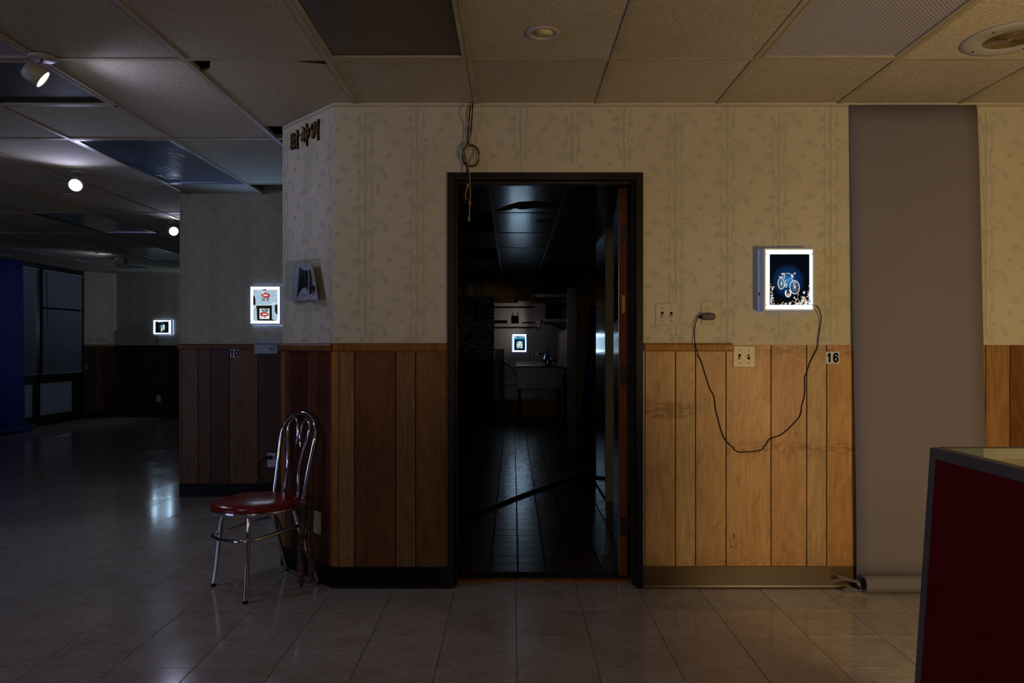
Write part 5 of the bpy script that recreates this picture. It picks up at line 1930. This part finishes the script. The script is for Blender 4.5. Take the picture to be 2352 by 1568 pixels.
odd('flat_tray', 'dark flat tray lying at the left of the lower shelf', 'tray', at(1150, 740, 12.45).x, 12.45, zl, [('tray_body', MB().box(-0.11, 0.11, -0.08, 0.08, 0, 0.01).box(-0.11, -0.10, -0.08, 0.08, 0.01, 0.065).box(0.10, 0.11, -0.08, 0.08, 0.01, 0.065).box(-0.10, 0.10, -0.08, -0.07, 0.01, 0.065), 'black')])
odd('utensil_pot', 'dark pot of utensils on the lower kitchen shelf', 'pot', at(1183, 740, 12.45).x, 12.45, zl, [('pot_body', MB().lathe([(0.0005, 0), (0.06, 0), (0.062, 0.14), (0.057, 0.14), (0.055, 0.01), (0.0005, 0.01)], n=24), 'black'), ('utensil', MB().tube([(0.02, 0, 0.01), (0.05, 0, 0.2)], 0.005, 8), 'steel_dark'), ('utensil', MB().tube([(-0.02, 0.01, 0.01), (-0.045, 0.02, 0.19)], 0.005, 8), 'steel_dark')])
odd('cutting_board', 'brown board lying on the lower kitchen shelf', 'board', at(1215, 741, 12.45).x, 12.45, zl, [('board_body', MB().prism([(-0.13, 0), (0.13, 0), (0.12, 0.02), (0.04, 0.045), (-0.12, 0.03)], (0, -0.09, 0), (1, 0, 0), (0, 0, 1), (0, 0.18, 0)), 'hinge')])
odd('storage_case', 'dim brown case on the upper kitchen shelf', 'box', at(1164, 692, 12.46).x, 12.46, zu, [('case_body', MB().box(-0.17, 0.12, -0.08, 0.08, 0, 0.085), 'tan_plaster'), ('case_lid', MB().box(-0.175, 0.125, -0.085, 0.085, 0.085, 0.10), 'hinge')])
odd('steel_canister', 'dark square canister beside the case on the upper shelf', 'canister', at(1187, 692, 12.46).x, 12.46, zu, [('canister_body', MB().box(-0.03, 0.03, -0.03, 0.03, 0, 0.12), 'slot'), ('canister_lid', MB().box(-0.032, 0.032, -0.032, 0.032, 0.12, 0.135), 'steel_dark')])
for k in range(2):
    odd('tray_stack', ('lower' if k == 0 else 'upper') + ' thin steel tray at the right of the upper shelf', 'tray', at(1202, 694, 12.44).x, 12.44, zu + k * 0.022, [('tray_body', MB().box(-0.1, 0.1, -0.09, 0.09, 0, 0.004).box(-0.1, 0.1, -0.09, -0.086, 0.004, 0.02).box(-0.1, 0.1, 0.086, 0.09, 0.004, 0.02), 'steel_h')])

# right shelves along the alcove wall, with brackets
for (py, px0, lab) in ((676, 1224, 'upper steel shelf on brackets holding the big pots'), (733, 1242, 'lower steel shelf on brackets above the sink')):
    a = at(px0, py, 11.82)
    tt = thing('bracket_shelf', lab, 'shelf', (0.855, 11.82, a.z))
    L = a.x - 0.855
    MB().box(L, 0, 0, 0.76, -0.004, 0).build('shelf_top', 'steel_h', tt)
    MB().box(L + 0.03, 0, -0.004, 0.0, -0.045, 0.012).build('front_lip', 'steel_h', tt, bevel=0.003)
    MB().hexa([(L - 0.05, 0.0, -0.15), (L - 0.0, 0.0, 0.0), (L - 0.05, 0.75, -0.15), (L - 0.0, 0.75, 0.0), (L - 0.044, 0.0, -0.15), (L + 0.006, 0.0, 0.0), (L - 0.044, 0.75, -0.15), (L + 0.006, 0.75, 0.0)]).build('rolled_edge', 'steel_mirror', tt)
    for y in ((0.42, 0.72) if py < 700 else (0.04, 0.66)):
        MB().prism([(0, -0.005), (-0.26, -0.005), (-0.26, -0.02), (-0.02, -0.16), (0, -0.16)], (0, y, 0), (1, 0, 0), (0, 0, 1), (0, 0.006, 0)).build('bracket', 'steel_dark', tt)


def pot(label, px0, px1, py0, py1, Y, z, handles=True):
    a, b = at(px0, py1, Y), at(px1, py1, Y)
    r = (b.x - a.x) / 2
    h = (py1 - py0) * Y / FPX
    tt = thing('stock_pot', label, 'pot', ((a.x + b.x) / 2, Y + r, z + 0.0006))
    MB().lathe([(0.0005, 0), (r * 0.94, 0), (r * 0.98, 0.012), (r, h * 0.9), (r * 1.03, h * 0.93), (r * 1.03, h * 0.96), (r * 0.97, h * 0.96), (r * 0.95, 0.02), (0.0005, 0.02)], n=40).build('pot_body', 'pot', tt)
    MB().lathe([(r * 1.02, h * 0.96), (r * 0.8, h * 1.0), (r * 0.2, h * 1.02), (0.0005, h * 1.02)], n=40).build('pot_lid', 'pot', tt)
    MB().tube([(-0.03, 0, h * 1.0), (-0.03, 0, h * 1.10), (0.03, 0, h * 1.10), (0.03, 0, h * 1.0)], 0.006, 8).build('lid_handle', 'steel_dark', tt)
    if handles:
        for s in (-1, 1):
            MB().tube(crom([(s * r, -0.05, h * 0.78), (s * (r + 0.03), -0.045, h * 0.86), (s * (r + 0.035), 0, h * 0.88), (s * (r + 0.03), 0.045, h * 0.86), (s * r, 0.05, h * 0.78)], 4), 0.006, 8).build('pot_handle', 'steel_dark', tt)


zU, zL = at(0, 676, 11.82).z, at(0, 733, 11.82).z
pot('large dark stock pot on the upper bracket shelf', 1245, 1293, 632, 673, 11.86, zU)
pot('smaller dark pot beside the large pot on the upper shelf', 1224, 1240, 651, 673, 12.2, zU, False)
pot('dark stock pot on the lower bracket shelf', 1254, 1294, 690, 729, 11.86, zL, False)

# sink
SX0, SX1, SYF, SZ = 0.055, 0.80, 11.93, 0.885
t = thing('kitchen_sink', 'freestanding stainless sink below the kitchen lightbox', 'sink', (0.43, SYF, 0))
ax, bxx, yb_ = SX0 - 0.43, SX1 - 0.43, YB - SYF - 0.02
mb = MB()
mb.box(ax + 0.012, bxx - 0.012, 0.012, 0.016, 0.515, SZ - 0.03).box(ax + 0.012, bxx - 0.012, yb_ - 0.27, yb_ - 0.266, 0.515, SZ - 0.03)
mb.box(ax + 0.012, ax + 0.016, 0.016, yb_ - 0.27, 0.515, SZ - 0.03).box(bxx - 0.016, bxx - 0.012, 0.016, yb_ - 0.27, 0.515, SZ - 0.03)
mb.box(ax + 0.016, bxx - 0.016, 0.016, yb_ - 0.27, 0.515, 0.52)
mb.build('basin', 'steel_h', t, bevel=0.002)
mb = MB()
mb.box(ax - 0.01, bxx + 0.01, -0.02, 0.03, SZ - 0.045, SZ - 0.02)
mb.box(ax - 0.01, ax + 0.03, 0.03, yb_, SZ - 0.045, SZ - 0.02).box(bxx - 0.03, bxx + 0.01, 0.03, yb_, SZ - 0.045, SZ - 0.02)
mb.box(ax + 0.03, bxx - 0.03, yb_ - 0.28, yb_, SZ - 0.045, SZ - 0.02)
mb.build('sink_rim', 'steel_mirror', t, bevel=0.006)
MB().tube([(bxx + 0.01, -0.012, SZ - 0.012), (ax - 0.008, -0.012, SZ - 0.012), (ax - 0.008, yb_ - 0.02, SZ + 0.03)], 0.012, 10).build('rolled_edge', 'steel_mirror', t)
MB().box(ax - 0.01, bxx + 0.01, yb_ - 0.015, yb_, SZ - 0.02, SZ + 0.065).build('back_splash', 'steel_mirror', t, bevel=0.004)
for x in (ax + 0.05, bxx - 0.05):
    for y in (0.05, yb_ - 0.12):
        MB().lathe([(0.016, 0.0), (0.018, 0.01), (0.018, 0.515)], (x, y, 0), 14).build('leg', 'steel_dark', t)
fp = at(1259, 838, 12.2)
t = thing('sink_faucet', 'chrome faucet with a long swing spout at the sink', 'faucet', (fp.x, 12.42, SZ - 0.0195))
MB().lathe([(0.0005, 0), (0.075, 0), (0.078, 0.02), (0.076, 0.11), (0.066, 0.16), (0.045, 0.19), (0.02, 0.205), (0.02, 0.225), (0.0005, 0.228)], n=30).build('faucet_body', 'chrome', t)
MB().tube(crom([(0.0, 0, 0.205), (-0.06, -0.03, 0.222), (-0.13, -0.06, 0.218), (-0.165, -0.08, 0.205), (-0.168, -0.08, 0.185)], 5), [0.011] * 21, 10).build('swing_spout', 'chrome', t)
MB().lathe([(0.0005, 0), (0.014, 0), (0.018, 0.02), (0.014, 0.045), (0.0005, 0.05)], (0.0, 0, 0.225), 16).build('top_knob', 'black', t)
MB().tube([(0.05, -0.02, 0.12), (0.12, -0.03, 0.10)], 0.012, 10).build('valve_stem', 'chrome', t)
MB().lathe([(0.0005, -0.02), (0.026, -0.018), (0.028, 0.012), (0.0005, 0.018)], (0.13, -0.032, 0.097), 14, axis=(1, -0.15, -0.3)).build('valve_handle', 'black', t)

# dark bench left of the sink
ba = at(1137, 833, 11.95)
bb = at(1160, 833, 11.95)
t = thing('steel_bench', 'dark steel bench between the paisley screen and sink', 'bench', (ba.x, 11.97, 0))
L = bb.x - ba.x
MB().box(0, L, 0, 0.5, 0.90, 0.94).build('bench_top', 'steel_dark', t, bevel=0.004)
MB().lathe([(0.0005, -0.02), (0.022, -0.016), (0.026, 0.0), (0.022, 0.014), (0.0005, 0.02)], (L - 0.01, -0.022, 0.945), 14, axis=(0, -1, 0)).build('knob', 'chrome', t)
MB().box(0.06, 0.1, 0.04, 0.08, 0, 0.9).box(L - 0.06, L - 0.02, 0.4, 0.44, 0, 0.9).build('leg', 'steel_dark', t)
MB().box(0.02, L + 0.18, 0.05, 0.45, 0.585, 0.605).build('lower_shelf', 'steel_h', t)
MB().box(-0.01, L - 0.02, 0.52, 0.58, 0.95, 1.155).build('back_box', 'steel_dark', t)
pts = [at(a, b, 12.2) for a, b in ((1164, 834), (1169, 839), (1176, 848), (1181, 854), (1184, 862))]
tag(MB().tube(crom(pts, 4), 0.007, 6).build('power_cable', 'black'), 'dark cable running from the bench knob down behind the sink', 'cable')

# open fixtures in the kitchen ceiling
x0, x1, y0, y1 = cell_rect(-1, 5)
for j, lab in ((5, 'open dark light fixture in the kitchen ceiling'), (6, 'white louvred light fixture in the kitchen ceiling')):
    x0, x1, y0, y1 = cell_rect(-1, j)
    t = thing('louvre_light', lab, 'ceiling light', ((x0 + x1) / 2, (y0 + y1) / 2, CEIL))
    hx, hy = 0.29, 0.595
    mt = 'steel_dark' if j == 5 else 'white_metal'
    mb = MB().box(-hx, hx, -hy, hy, 0.125, 0.13)
    mb.box(-hx, -hx + .006, -hy, hy, 0, .125).box(hx - .006, hx, -hy, hy, 0, .125).box(-hx + .006, hx - .006, -hy, -hy + .006, 0, .125).box(-hx + .006, hx - .006, hy - .006, hy, 0, .125)
    mb.build('fixture_tray', mt, t)
    for k in range(5):
        y = -hy + 0.2 + k * 0.2
        MB().prism([(-hx + .01, 0.07), (-hx + .01, 0.004), (hx - .01, 0.004), (hx - .01, 0.07), (0.18, 0.025), (0.03, 0.07), (-0.03, 0.07), (-0.18, 0.025)], (0, y, 0), (1, 0, 0), (0, 0, 1), (0, 0.004, 0)).build('louvre_blade', mt, t)
    MB().box(-0.006, 0.006, -hy + .01, hy - .01, 0.004, 0.075).build('centre_blade', mt, t)

# roll leaning in the kitchen, hose across the floor
t = thing('paper_roll', 'dark blue paper roll leaning in the shadow of the steel wall', 'roll', (0.70, 7.35, 0))
MB().tube([(-0.02, 0, 0.05), (0.135, 0.22, 1.62)], 0.045, 18).build('roll_body', 'paper_blue', t)
hp = [on_z(a, b, 0.011) for a, b in ((1010, 1212), (1055, 1193), (1090, 1180), (1140, 1160), (1190, 1140), (1240, 1122), (1290, 1105), (1330, 1097), (1350, 1095), (1362, 1085))]
tag(MB().tube(crom(hp, 5), 0.011, 10).build('floor_hose', 'black'), 'black hose lying across the red kitchen floor tiles', 'hose')
